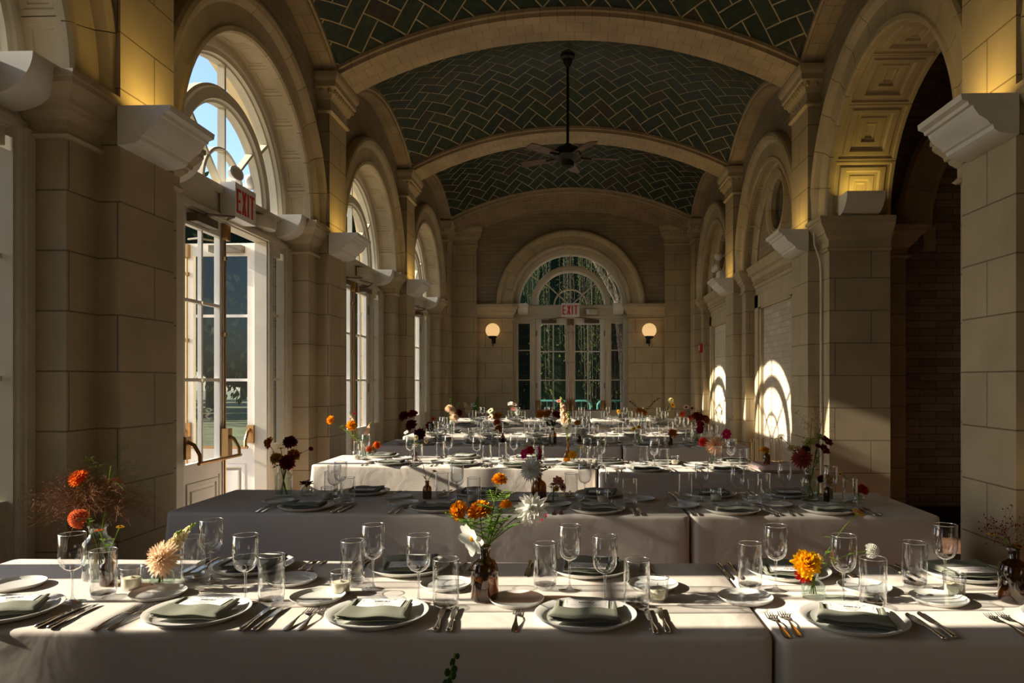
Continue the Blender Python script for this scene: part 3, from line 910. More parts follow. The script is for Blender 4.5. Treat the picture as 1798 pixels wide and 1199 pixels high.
# ------------------------------------------------------------------ fittings
ORD = ['first', 'second', 'third', 'fourth', 'fifth', 'sixth', 'seventh', 'eighth', 'ninth', 'tenth', 'eleventh', 'twelfth']
def glow(name, loc, sx, sy, power, col=(1.0, 0.66, 0.17), parent=None, rot=(PI, 0, 0)):
    d = bpy.data.lights.new(name, 'AREA'); d.shape = 'RECTANGLE'; d.size = sx; d.size_y = sy; d.energy = power; d.color = col; d.spread = math.radians(150)
    o = link(name, d, parent, loc, rot)
    return o
def cornice_light(label, x, s, yc, power):
    """moulded box fixed to a pilaster, lamp inside shining up"""
    t = thing('wall_uplight', label, 'wall light', (x, yc, 2.70), 0, None)
    prof = [(0.0, 0.0), (0.03, 0.0), (0.10, 0.012), (0.125, 0.03), (0.13, 0.05), (0.145, 0.055), (0.16, 0.075), (0.20, 0.10), (0.225, 0.135), (0.23, 0.15), (0.25, 0.152), (0.255, 0.17), (0.285, 0.18), (0.29, 0.21),
            (0.275, 0.21), (0.25, 0.17), (0.10, 0.06), (0.02, 0.05), (0.012, 0.21), (0.0, 0.21)]
    mb = MB()
    L = 0.235
    rows = [[(s * o, y, z) for o, z in prof] for y in (-L, L)]
    mb.grid(rows, closed_v=True)
    outer = prof[:14] + [(0.0, 0.21)]
    for y in (-L, L):
        n = len(mb.v); mb.v += [(s * o, y * 1.0, z) for o, z in outer]; mb.f.append(tuple(range(n, n + len(outer)))); mb.m.append(0)
    mb.build('moulded_shade', 'white_paint', t, smooth=30)
    if power:
        glow('lamp', (s * 0.13, 0, 0.16), 0.1, 0.34, power, parent=t, rot=(PI, s * math.radians(10), 0))
for k, pw in ((0, 3.2), (1, 2.2), (2, 2.2)):
    cornice_light('moulded uplight box on the %s pilaster of the window wall' % ORD[k], CX - PF, 1, pil_y(k) + PW / 2 - 0.05, pw)
    cornice_light('moulded uplight box on the %s pilaster of the wall with the open arch' % ORD[k], CX + PF, -1, pil_y(k) + PW / 2 - 0.05, pw * 1.0)

def quarter_box():
    mb = MB()
    prof = [(0, 0)] + [(0.25 * math.sin(a), 0.205 - 0.205 * math.cos(a)) for a in [PI / 2 * j / 10 for j in range(1, 11)]] + [(0.235, 0.205), (0.22, 0.16), (0.015, 0.05), (0.012, 0.205), (0, 0.205)]
    mb.grid([[(x, -o, z) for o, z in prof] for x in (-0.10, 0.10)], closed_v=True)
    out = prof[:11] + [(0, 0.205)]
    for x in (-0.10, 0.10):
        n = len(mb.v); mb.v += [(x, -o, z) for o, z in out]; mb.f.append(tuple(range(n, n + len(out)))); mb.m.append(0)
    return mb.mesh('quarter_box', 'white_paint', 30)
QB = quarter_box()
bayn = {0: 'front', 1: 'open door', 2: 'second', 3: 'third'}
for k in (0, 1, 2, 3):
    for s in (-1, 1):
        o = link('quarter_round_light', QB, None, (CX - WP - 0.215, bay_y(k) + s * 0.98, 2.775), (0, 0, PI / 2))
        tag(o, 'white quarter round light box, %s end of the %s bay of the window wall' % ('near' if s < 0 else 'far', bayn[k]), 'wall light')
for s in (-1, 1):
    o = link('quarter_round_light', QB, None, (CX + s * 0.95, YEND + 0.215, 2.775))
    tag(o, 'white light box above the end doors, on the %s side' % ('window wall' if s < 0 else 'open arch'), 'wall light')
t = thing('quarter_round_light', 'white curved light box glowing on the cornice inside the open arch', 'wall light', (CX + WP + 0.24, bay_y(1) + RI - 0.03, 2.965))
o = link('curved_shade', QB, t); o.scale = (1.7, 0.9, 0.9)
glow('lamp', (0, -0.09, 0.15), 0.26, 0.08, 0.8, (1.0, 0.70, 0.15), t, (PI - math.radians(0), 0, 0))

# exit signs
def exit_sign(label, loc, rz, lamps):
    t = thing('exit_sign', label, 'exit sign', loc, rz)
    mb = MB(); mb.box(-0.18, 0.18, -0.12, 0.0, 0, 0.27); mb.build('housing', 'signwhite', t, smooth=0)
    mb = MB(); y0, y1 = -0.124, -0.119
    H, zb, W, st = 0.185, 0.04, 0.062, 0.02
    x = -0.152
    mb.box(x, x + st, y0, y1, zb, zb + H)
    for z in (zb, zb + H / 2 - st / 2, zb + H - st): mb.box(x + st, x + W - (0.008 if abs(z - zb - H / 2 + st / 2) < 1e-6 else 0), y0, y1, z, z + st)
    x = -0.072
    for sg in (1, -1):
        d = Vector((sg * (W + 0.006 - st), 0, H)).normalized()
        a = Vector((x + W / 2 + 0.003, (y0 + y1) / 2, zb + H / 2)); hh = H / 2
        xx = (W + 0.006) / 2
        pts = [(-xx * sg, -hh), (-xx * sg + st * 1.15 * sg, -hh), (xx * sg, hh), (xx * sg - st * 1.15 * sg, hh)]
        for yy in (y0 - 0.0005 * (sg > 0), ):
            n = len(mb.v)
            mb.v += [(a.x + p, yy, a.z + q) for p, q in pts] + [(a.x + p, y1, a.z + q) for p, q in pts]
            mb.f += [(n, n + 1, n + 2, n + 3), (n + 4, n + 5, n + 6, n + 7)] + [(n + i, n + (i + 1) % 4, n + 4 + (i + 1) % 4, n + 4 + i) for i in range(4)]; mb.m += [0] * 6
    x = 0.014; mb.box(x, x + st, y0, y1, zb, zb + H)
    x = 0.052; mb.box(x, x + W + 0.01, y0, y1, zb + H - st, zb + H); mb.box(x + W / 2 + 0.005 - st / 2, x + W / 2 + 0.005 + st / 2, y0, y1, zb, zb + H - st)
    mb.xform(lambda p: Vector((p.x * 1.12 + 0.012, p.y, p.z)))
    mb.build('letters', 'signred', t, smooth=0)
    if lamps:
        for s in (-1, 1):
            mb = MB(); mb.lathe([(0.001, 0), (0.05, 0.0), (0.062, 0.02), (0.062, 0.045), (0.05, 0.05), (0.045, 0.04), (0.001, 0.04)], 20)
            o = mb.build('lamp_head', 'signwhite', t, (s * 0.11, -0.07, 0.34)); o.rotation_euler = (math.radians(75), 0, math.radians(s * 25))
            mb = MB(); mb.tube([(s * 0.11, -0.06, 0.27), (s * 0.11, -0.06, 0.33)], 0.012, 8); mb.build('lamp_neck', 'signwhite', t)
exit_sign('white EXIT sign with two lamp heads above the garden doors', (CX - WP - 0.20, bay_y(1), 2.72), PI / 2, True)
exit_sign('white EXIT sign with red letters above the end doors', (CX, YEND + 0.17, 2.72), 0, False)
# sensor boxes on the transoms
def sensor(label, loc, rz):
    mb = MB(); mb.lathe([(0.001, 0), (0.12, 0.0), (0.13, 0.02), (0.13, 0.10), (0.12, 0.11), (0.001, 0.11)], 24, a0=PI, a1=2 * PI); mb.box(-0.13, 0.13, -0.01, 0.0, 0, 0.11)
    o = mb.build('door_sensor', 'paint'); o.location = loc; o.rotation_euler = (0, 0, rz); tag(o, label, 'sensor')
sensor('rounded cream sensor box beside the EXIT sign over the garden doors', (CX - WP - 0.2, bay_y(1) + 0.55, 2.77), PI / 2)
sensor('rounded cream sensor box over the second pair of wall doors', (CX - WP - 0.2, bay_y(2) + 0.15, 2.77), PI / 2)
sensor('rounded cream sensor box beside the EXIT sign over the end doors', (CX + 0.42, YEND + 0.2, 2.77), 0)
# globe sconces
for s, l in ((-1, 'lit globe sconce on the end wall, window wall side'), (1, 'lit globe sconce on the end wall, open arch side')):
    Z = YEND - 0.19
    c = pz(865 if s < 0 else 1140, 580, Z)
    t = thing('globe_sconce', l, 'wall light', (c.x, YEND, c.z - 0.15))
    mb = MB(); mb.ball((0, -0.19, 0.15), 0.14, 28, 18); mb.build('globe', 'globe', t)
    mb = MB(); mb.lathe([(0.001, -0.02), (0.03, -0.02), (0.075, 0.0), (0.09, 0.03), (0.085, 0.04), (0.001, 0.04)], 20, (0, -0.19, 0))
    mb.tube([(0, -0.19, 0.0), (0, -0.19, -0.06), (0, -0.17, -0.1), (0, -0.1, -0.11), (0, -0.02, -0.06), (0, 0, -0.04)], [0.03, 0.02, 0.014, 0.014, 0.014, 0.014], 8); mb.box(-0.04, 0.04, -0.02, 0.0, -0.10, 0.03); mb.ball((0, -0.185, -0.14), 0.014)
    mb.build('bracket', 'black', t)
# ceiling fan
fy = bay_y(2)
zt = vaultz(0, 0) - 0.01
t = thing('ceiling_fan', 'black ceiling fan with brown blades hanging from the middle vault', 'ceiling fan', (CX, fy, zt), 0)
dz = zt - 4.36
mb = MB(); mb.lathe([(0.001, 0.0), (0.09, 0.0), (0.085, -0.03), (0.06, -0.05), (0.055, -0.09), (0.03, -0.14), (0.001, -0.15)], 20); mb.build('canopy', 'black', t)
mb = MB(); mb.tube([(0, 0, -0.1), (0, 0, -dz)], 0.018, 10); mb.build('downrod', 'black', t)
mb = MB(); mb.lathe([(0.001, 0.03), (0.04, 0.03), (0.05, 0.0), (0.13, -0.02), (0.175, -0.06), (0.18, -0.13), (0.14, -0.17), (0.08, -0.19), (0.075, -0.25), (0.03, -0.275), (0.001, -0.28)], 24, (0, 0, -dz)); mb.build('motor', 'black', t)
for j in range(5):
    a = math.radians(10 + 72 * j)
    mb = MB()
    rows = []
    for i in range(9):
        q = i / 8; r = 0.2 + 0.46 * q; w = 0.055 + 0.022 * q
        if i == 8: w *= 0.7
        rows.append([(r, -w, -0.012), (r, w, 0.012), (r, w, 0.020), (r, -w, -0.004)])
    mb.grid(rows, closed_v=True)
    n = len(mb.v); mb.f += [(n - 4, n - 3, n - 2, n - 1), (n - 36, n - 33, n - 34, n - 35)]; mb.m += [0, 0]
    o = mb.build('blade', 'blade', t, (0, 0, -dz - 0.14)); o.rotation_euler = (0, 0, a)
    mb = MB(); mb.tube([(0.15, 0, 0.0), (0.22, 0.02, -0.01), (0.30, 0.0, -0.01)], 0.012, 6); mb.tube([(0.15, 0, 0.0), (0.22, -0.02, -0.01), (0.30, 0.0, -0.01)], 0.012, 6)
    mb.build('bracket', 'black', o)
# conduit, alarm, emergency light, small boxes
x = CX + WP - 0.02; y = pil_y(1) - 0.05
mb = MB(); mb.tube([(CX + PF - 0.02, y + 0.05, 2.94), (CX + PF + 0.02, y - 0.0, 2.98), (x - 0.05, y - 0.03, 2.98), (x - 0.07, y - 0.03, 2.9), (x - 0.06, y - 0.03, 2.75), (x - 0.01, y - 0.03, 2.6), (x, y - 0.03, 2.5), (x, y - 0.03, 0.1)], 0.012, 8)
tag(mb.build('conduit', 'paint'), 'cream painted conduit pipe running down beside the open arch pier', 'pipe')
t = thing('fire_alarm', 'small red fire alarm on the far pier of the side wall', 'fire alarm', (CX + WP - 0.0, bay_y(3) + HS - 0.12, 2.05))
mb = MB(); mb.box(-0.05, 0, -0.06, 0.06, -0.08, 0.08); mb.build('housing', 'alarm', t)
mb = MB(); mb.box(-0.065, -0.05, -0.03, 0.03, -0.04, 0.05); mb.build('lens', 'signwhite', t)
t = thing('emergency_light', 'white twin head emergency light low on the last blind arch', 'emergency light', (CX + WP + 0.02, bay_y(3) - 0.55, 3.15))
mb = MB(); mb.box(-0.09, 0, -0.14, 0.14, -0.16, 0.05); mb.build('housing', 'signwhite', t)
for s in (-1, 1):
    mb = MB(); mb.lathe([(0.001, 0), (0.055, 0.0), (0.065, 0.03), (0.05, 0.07), (0.001, 0.08)], 16); o = mb.build('lamp_head', 'signwhite', t, (-0.1, s * 0.09, 0.11)); o.rotation_euler = (0, math.radians(-80), 0)
mb = MB(); mb.ball((0, 0, 0), 0.07, 16, 10); mb.tube([(0, 0, 0), (0.12, 0, 0.02)], 0.02, 8); o = mb.build('security_camera', 'signwhite'); o.location = (CX + WP, bay_y(3) - 0.25, 3.5)
tag(o, 'small white dome camera by the last round window', 'camera')
mb = MB(); mb.box(-0.06, 0.06, -0.05, 0, -0.12, 0.12); mb.box(-0.045, 0.045, -0.055, -0.05, -0.1, -0.02); o = mb.build('wall_speaker', 'stone'); o.location = pz(1628, 420, SRY); o.location.y = SRY
tag(o, 'small box speaker on the dim brick wall past the arch', 'speaker')

# ------------------------------------------------------------------ outside
mb = MB(); mb.box(-80, -3.0, -30, 100, -0.32, -0.12)
tag(mb.build('lawn_ground', 'lawn', smooth=0), 'grass lawn outside the window wall', 'lawn', kind='structure')
mb = MB(); mb.box(-7.5, -2.9, YBACK - 2, 24, -0.14, -0.02); mb.box(-7.5, 8, YEND + 0.5, 24, -0.14, -0.02)
tag(mb.build('terrace_path', 'terrace', smooth=0), 'pale paved terrace outside the doors', 'path', kind='structure')
mb = MB(); mb.box(-80, 60, 24, 110, -0.32, -0.11)
tag(mb.build('lawn_field', 'lawn', smooth=0), 'grass lawn beyond the end doors', 'lawn', kind='structure')

def leafquad(mb, c, d, w, L, r, mi=0):
    d = Vector(d).normalized(); s = d.cross(Vector((r.uniform(-1, 1), r.uniform(-1, 1), r.uniform(-1, 1))))
    if s.length < 0.05: s = Vector((1, 0, 0))
    s.normalize(); c = Vector(c)
    n = len(mb.v)
    mb.v += [tuple(c), tuple(c + d * L * 0.5 + s * w), tuple(c + d * L), tuple(c + d * L * 0.5 - s * w)]
    mb.f.append((n, n + 1, n + 2, n + 3)); mb.m.append(mi)
def blob(mb, c, rx, ry, rz, r, mi=0, seg=14, rings=9):
    ph = [r.uniform(0, 6) for _ in range(6)]
    rows = []
    for i in range(rings + 1):
        th = PI * i / rings
        row = []
        for j in range(seg):
            a = 2 * PI * j / seg
            q = 1 + 0.14 * math.sin(3 * a + ph[0] + 2 * th) + 0.10 * math.sin(5 * a + ph[1]) * math.sin(4 * th + ph[2])
            row.append((c[0] + rx * q * math.sin(th) * math.cos(a), c[1] + ry * q * math.sin(th) * math.sin(a), c[2] + rz * q * math.cos(th)))
        rows.append(row)
    mb.grid(rows, mi, closed_v=True)
def tree_mesh(seed, R, H, n, leaf=0.28):
    r = random.Random(seed)
    mb = MB()
    blobs = [(r.uniform(-.5, .5) * R, r.uniform(-.5, .5) * R, H * r.uniform(0.3, 0.78), R * r.uniform(.45, .62)) for _ in range(9)]
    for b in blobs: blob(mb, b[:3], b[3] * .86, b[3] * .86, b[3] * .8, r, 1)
    for _ in range(n):
        b = r.choice(blobs); v = Vector((r.gauss(0, 1), r.gauss(0, 1), r.gauss(0, 1))).normalized()
        c = Vector(b[:3]) + v * b[3] * r.uniform(.8, 1.08)
        leafquad(mb, c, v + Vector((r.uniform(-1, 1), r.uniform(-1, 1), r.uniform(-1, .3))), leaf * .28, leaf, r, 0)
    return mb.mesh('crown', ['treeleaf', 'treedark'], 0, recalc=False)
def trunk_mesh(H, r0=0.25):
    mb = MB(); mb.tube([(0, 0, -0.3), (0.05, 0, H * .3), (0, 0.05, H * .65)], [r0, r0 * .8, r0 * .5], 10); return mb.mesh('trunk', 'bark')
TM = [tree_mesh(31, 3.4, 8.2, 3200), tree_mesh(32, 3.0, 7.2, 3000)]
TT = trunk_mesh(8)
tl = [(-15, 27), (-22.5, 31), (-13, 35.5), (-30, 36), (-20.5, 40), (-12, 44), (-28, 46), (-37, 45), (-20, 50.5), (-36, 54.5), (-12, 53), (-27, 58)]
for i, (x, y) in enumerate(tl):
    sc_ = [1.5, 1.45, 1.3, 1.3, 1.3, 1.2, 1.3, 1.3, 1.3, 1.3, 1.2, 1.3][i]
    t = thing('garden_tree', 'leafy garden tree beyond the window wall, %s in distance from the building' % ORD[i], 'tree', (x, y, -0.12), i * 1.3, 'garden trees beyond the window wall')
    link('crown', TM[i % 2], t); link('trunk', TT, t); t.scale = (sc_ * .85, sc_ * .85, sc_)

def weeping(loc, seed, W, D, H):
    r = random.Random(seed)
    t = thing('weeping_tree', 'weeping tree with hanging leafy branches outside the end doors', 'tree', loc)
    mb = MB(); mb.tube([(1.6, 2.2, -0.3), (1.5, 2.1, 2.0), (1.2, 2.0, 4.5), (0.6, 1.8, H)], [0.3, 0.25, 0.2, 0.1], 10)
    for j in range(9):
        a = 2 * PI * j / 9; mb.tube([(1.3, 2.0, 3.6), (1.3 + 1.4 * math.cos(a), 2.0 + 1.0 * math.sin(a), H - .3), (1.3 + 2.6 * math.cos(a), 2.0 + 1.7 * math.sin(a), H - 0.5)], [0.1, 0.06, 0.03], 6)
    mb.build('trunk', 'bark', t)
    mb = MB()
    for _ in range(190):
        x, y = r.uniform(-W, W), r.uniform(0, D); zt = H - 0.25 * abs(x) * 0.4 + r.uniform(-.6, .4); zb = r.uniform(0.7, 2.6) if r.random() < .65 else r.uniform(2.4, 4)
        L = zt - zb; n = int(L / 0.062)
        sw = r.uniform(-.15, .15)
        mb.tube([(x, y, zt), (x + sw * .5, y, zt - L * .5), (x + sw, y, zb)], 0.004, 3, 1, caps=False)
        for k in range(n):
            q = k / n; c = (x + sw * q + r.uniform(-.05, .05), y + r.uniform(-.05, .05), zt - L * q)
            leafquad(mb, c, (r.uniform(-.8, .8), r.uniform(-.8, .8), -1), 0.012, r.uniform(.04, .08), r, 0)
    tag(mb.build('hanging_foliage', ['treeleaf', 'bark'], t, smooth=0, recalc=False), None, None) if False else mb.build('hanging_foliage', ['treeleaf', 'bark'], t, smooth=0, recalc=False)
weeping((0, 18.3, -0.12), 5, 3.6, 2.2, 6.3)
r_ = random.Random(77)
mb = MB()
for x in range(-7, 9, 2):
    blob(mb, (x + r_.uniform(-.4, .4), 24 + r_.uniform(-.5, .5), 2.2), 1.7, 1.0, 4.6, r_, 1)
    for _ in range(1300):
        v = Vector((r_.gauss(0, 1), -abs(r_.gauss(0, 1)), r_.gauss(0, 1))).normalized()
        leafquad(mb, (x + v.x * 1.8, 24 + v.y * 1.1, 2.2 + v.z * 4.6), (r_.uniform(-1, 1), r_.uniform(-1, 1), -.6), 0.045, .17, r_, 0)
tag(mb.build('hedge', ['treeleaf', 'treedark'], smooth=0, recalc=False), 'dark tall hedge behind the weeping tree', 'hedge', kind='stuff')
# teal hoops
for i, (xl, xr) in enumerate([(-0.98, -0.14), (0.03 - 0.85 + 0.2, 0.35), (0.52, 1.42)]):
    Y = 16.8
    if i == 1: xl, xr = -0.06, 0.36
    mb = MB(); zz = 0.98; q = 0.13
    pts = [(xl, Y, -0.05), (xl, Y, zz - q)] + [(xl + q - q * math.cos(a), Y, zz - q + q * math.sin(a)) for a in (0.4, 0.8, 1.2)] + [(xl + q, Y, zz), (xr - q, Y, zz)] + [(xr - q + q * math.sin(a), Y, zz - q + q * math.cos(a)) for a in (0.4, 0.8, 1.2)] + [(xr, Y, zz - q), (xr, Y, -0.05)]
    mb.tube(pts, 0.02, 8)
    n = int((xr - xl) / 0.14)
    for j in range(1, n): mb.tube([(xl + (xr - xl) * j / n, Y, 0.1), (xl + (xr - xl) * j / n, Y, zz)], 0.007, 5)
    mb.tube([(xl, Y, 0.1), (xr, Y, 0.1)], 0.012, 6)
    tag(mb.build('crowd_barrier', 'teal'), 'teal hoop barrier outside the end doors, ' + ['beside the window wall', 'middle one', 'on the open arch side'][i], 'barrier')

# ------------------------------------------------------------------ tablecloths
def cloth(name_label, x0, x1, yl, yr, depth=0.78, seed=1, flat=()):
    r = random.Random(seed)
    L = x1 - x0; D = depth
    ang = math.atan2(yr - yl, L)
    rc = 0.035
    pts = []
    def arc(cx, cy, a0):
        for j in range(5):
            a = a0 + PI / 2 * j / 4; pts.append((cx + rc * math.cos(a), cy + rc * math.sin(a), math.cos(a), math.sin(a), 1 if 0 < j < 4 else .6))
    def edge(ax, ay, bx, by, nx, ny):
        n = max(2, int(math.hypot(bx - ax, by - ay) / 0.05))
        for j in range(1, n): pts.append((ax + (bx - ax) * j / n, ay + (by - ay) * j / n, nx, ny, 0))
    arc(rc, rc, PI); edge(rc, 0, L - rc, 0, 0, -1)
    arc(L - rc, rc, -PI / 2); edge(L, rc, L, D - rc, 1, 0)
    arc(L - rc, D - rc, 0); edge(L - rc, D, rc, D, 0, 1)
    arc(rc, D - rc, PI / 2); edge(0, D - rc, 0, rc, -1, 0)
    ph = [r.uniform(0, 6) for _ in range(6)]
    per = [0]
    for i in range(1, len(pts)): per.append(per[-1] + math.hypot(pts[i][0] - pts[i - 1][0], pts[i][1] - pts[i - 1][1]))
    mb = MB(); rows = []
    re = 0.018
    lv = [(-re, 0.0)] + [(-re + re * math.sin(a), -re + re * math.cos(a)) for a in (0.4, 0.8, 1.2, PI / 2)] + [(0, -h) for h in (0.06, 0.13, 0.2, 0.3, 0.4, 0.5, 0.6, 0.7, TZ - 0.024)]
    for o, dz in lv:
        row = []
        f = max(0, -dz - 0.03) / TZ
        for i, (x, y, nx, ny, c) in enumerate(pts):
            s = per[i]
            wv = 0.014 * math.sin(s * 5.1 + ph[0]) + 0.010 * math.sin(s * 11.3 + ph[1]) + 0.006 * math.sin(s * 23 + ph[2]) + 0.008 * math.sin(s * 2.1 + ph[3] - dz * 4)
            edge_c = min(abs(x), abs(x - L)) if abs(ny) > .5 else min(abs(y), abs(y - D))
            near = math.exp(-edge_c / 0.16)
            out = o + f * (0.004 + wv + 0.03 * near * (0 if c else 1) + 0.075 * c)
            if 'l' in flat: out = o * .4 + (out - o * .4) * min(1, max(0, x - .05) / .3)
            if 'r' in flat: out = o * .4 + (out - o * .4) * min(1, max(0, L - .05 - x) / .3)
            row.append((x + nx * out, y + ny * out + math.tan(ang) * x, TZ + dz))
        rows.append(row)
    mb.grid(rows, closed_v=True)
    n = len(pts)
    mb.f.append(tuple(range(n))); mb.m.append(0)
    o = mb.build('tablecloth', 'cloth', smooth=50)
    o.location = (x0, yl, 0)
    tag(o, name_label, 'tablecloth', 'linen tablecloths on the long tables')
    return o
TN = ['hidden', 'front', 'second', 'third', 'fourth', 'fifth', 'sixth', 'last']
# table fronts first measured as (x, x, y, y) in a square-on frame of the photograph, turned into the hall's own axes by old()
OLD = {
    1: [(-2.17, 0.545, 2.018, 1.936), (0.552, 1.98, 1.925, 1.885)],
    2: [(-2.14, 0.60, 3.80, 3.655), (0.61, 1.88, 3.66, 3.67)],
    3: [(-2.14, 0.185, 5.92, 5.62), (0.21, 1.77, 5.40, 5.40)],
    4: [(-2.08, 0.52, 7.68, 7.52), (0.535, 1.84, 7.42, 7.34)],
    5: [(-2.10, 0.0, 8.96, 8.90), (0.015, 1.90, 8.88, 8.88)],
    6: [(-2.10, -0.49, 10.62, 10.55), (-0.47, 1.92, 10.53, 10.45)],
    7: [(-2.12, 0.3, 12.50, 12.42), (0.32, 1.92, 12.42, 12.36)],
}
def old(X, Z): return px(1004 + X * FPX / Z, VY + 876.3 / Z)
TABLES = {}
for k, l in OLD.items():
    TABLES[k] = []
    for a, b, c, d in l:
        p, q = old(a, c), old(b, d)
        TABLES[k].append((p[0], q[0], p[1], q[1]))
TABLES[0] = [(-1.9, 1.9, 0.12, 0.12)]
def oldfront(k, X):
    l = OLD[k]; s = l[0] if X <= l[0][1] else l[1]
    return s[2] + (s[3] - s[2]) * (X - s[0]) / (s[1] - s[0])
DEP = 0.765
for k, secs in TABLES.items():
    for i, (a, b, c, d) in enumerate(secs):
        cloth('linen tablecloth draped to the floor, %s part of the %s table' % ('window side' if i == 0 else 'arch side', TN[k]) if k else 'linen tablecloth just below the camera', a, b, c, d, DEP if k else 0.70, seed=k * 7 + i, flat=('r' if i == 0 else 'l') if k else ())
def front(k, X):
    secs = TABLES[k]
    s = secs[0] if X <= secs[0][1] or len(secs) == 1 else secs[1]
    t = (X - s[0]) / (s[1] - s[0])
    return s[2] + (s[3] - s[2]) * t, math.atan2(s[3] - s[2], s[1] - s[0])

# ------------------------------------------------------------------ tableware prototypes
def plate_mesh(R, rim, name):
    mb = MB()
    mb.lathe([(0.001, 0.004), (R * 0.55, 0.004), (R * 0.68, 0.006), (R * 0.85, rim * 0.45), (R - 0.002, rim), (R, rim - 0.001), (R - 0.001, rim - 0.003), (R * 0.85, rim * 0.45 - 0.005), (R * 0.66, 0.001), (R * 0.62, 0.0), (0.001, 0.0)], 64)
    return mb.mesh(name, 'plate', 60)
PLATE = plate_mesh(0.148, 0.022, 'dinner_plate'); SPLATE = plate_mesh(0.086, 0.016, 'side_plate')

def wine_glass():
    root = link('wine_glass', None)
    mb = MB()
    hw = 0.0385
    out = [(0.006, 0.099), (0.014, 0.101), (0.024, 0.107), (0.032, 0.117), (0.037, 0.130), (0.0385, 0.145), (0.0385, 0.17), (0.0375, 0.213), (0.0368, 0.2135)]
    inn = [(0.0366, 0.212), (0.0375, 0.17), (0.0373, 0.145), (0.0355, 0.131), (0.0305, 0.119), (0.022, 0.1095), (0.010, 0.105), (0.001, 0.1045)]
    mb.lathe(out + inn, 32); mb.build('bowl', 'drink', root, smooth=60)
    mb = MB(); mb.lathe([(0.0372 + 0.0011 * math.cos(a), 0.2135 + 0.0011 * math.sin(a)) for a in [2 * PI * q / 8 for q in range(9)]], 40); mb.build('rim', 'rim', root, smooth=60)
    mb = MB(); mb.lathe([(0.0009, 0.103), (0.009, 0.1015), (0.005, 0.095), (0.0036, 0.08), (0.0034, 0.03), (0.005, 0.014), (0.010, 0.007), (0.022, 0.0035), (0.036, 0.0018), (0.037, 0.0008), (0.036, 0.0), (0.001, 0.0)], 28); mb.build('stem_and_foot', 'drink_base', root, smooth=60)
    return remember(root)
def tumbler():
    root = link('water_glass', None)
    mb = MB()
    mb.lathe([(0.036, 0.010), (0.0395, 0.018), (0.040, 0.03), (0.040, 0.150), (0.0385, 0.1508), (0.0382, 0.149), (0.0382, 0.03), (0.037, 0.019), (0.031, 0.0135), (0.001, 0.012)], 32); mb.build('glass_wall', 'drink', root, smooth=60)
    mb = MB(); mb.lathe([(0.0391 + 0.0011 * math.cos(a), 0.1508 + 0.0011 * math.sin(a)) for a in [2 * PI * q / 8 for q in range(9)]], 40); mb.build('rim', 'rim', root, smooth=60)
    mb = MB(); mb.lathe([(0.001, 0.0115), (0.030, 0.0125), (0.0365, 0.016), (0.0372, 0.011), (0.0345, 0.004), (0.031, 0.0), (0.001, 0.0)], 28); mb.build('base', 'drink_base', root, smooth=60)
    return remember(root)
WG, WT = wine_glass(), tumbler()

def votive():
    root = link('votive_candle', None)
    mb = MB(); mb.lathe([(0.001, 0.0), (0.029, 0.0), (0.031, 0.003), (0.035, 0.072), (0.0345, 0.073), (0.0335, 0.072), (0.0298, 0.008), (0.001, 0.008)], 28); mb.build('holder', 'drink', root, smooth=60)
    mb = MB(); mb.lathe([(0.0343 + 0.0011 * math.cos(a), 0.0725 + 0.0011 * math.sin(a)) for a in [2 * PI * q / 8 for q in range(9)]], 32); mb.build('rim', 'rim', root, smooth=60)
    mb = MB(); mb.lathe([(0.001, 0.009), (0.0265, 0.009), (0.028, 0.012), (0.0285, 0.035), (0.0275, 0.038), (0.012, 0.0375), (0.006, 0.041), (0.001, 0.044)], 24); mb.build('wax', 'wax', root, smooth=50)
    mb = MB(); mb.tube([(0, 0, 0.042), (0.001, 0, 0.055)], 0.0012, 6); mb.build('wick', 'wick', root)
    return remember(root)
VC = votive()

def fork_mesh():
    mb = MB()
    # handle: flat, swelling toward the end; x across, y along (tines toward +y)
    st = [(-0.100, 0.004, 0.002), (-0.098, 0.0085, 0.002), (-0.085, 0.0100, 0.003), (-0.06, 0.0085, 0.005), (-0.03, 0.0045, 0.008), (0.0, 0.003, 0.010), (0.025, 0.0032, 0.009), (0.036, 0.006, 0.006), (0.044, 0.0115, 0.004), (0.055, 0.0125, 0.0035)]
    rows = []
    for y, w, z in st:
        h = 0.0012
        rows.append([(-w, y, z), (0, y, z + h * 1.3), (w, y, z), (0, y, z - h)])
    mb.grid(rows, closed_v=True)
    n = len(mb.v); mb.f.append((n - 4, n - 3, n - 2, n - 1)); mb.m.append(0)
    for j in range(4):
        x = -0.0105 + 0.007 * j
        mb.grid([[(x - w, y, z), (x, y, z + .0012), (x + w, y, z), (x, y, z - .001)] for y, w, z in ((0.052, 0.0022, 0.0035), (0.07, 0.0019, 0.003), (0.09, 0.0014, 0.0055), (0.1, 0.0006, 0.009))], closed_v=True)
    return mb.mesh('dinner_fork', 'silver', 60)
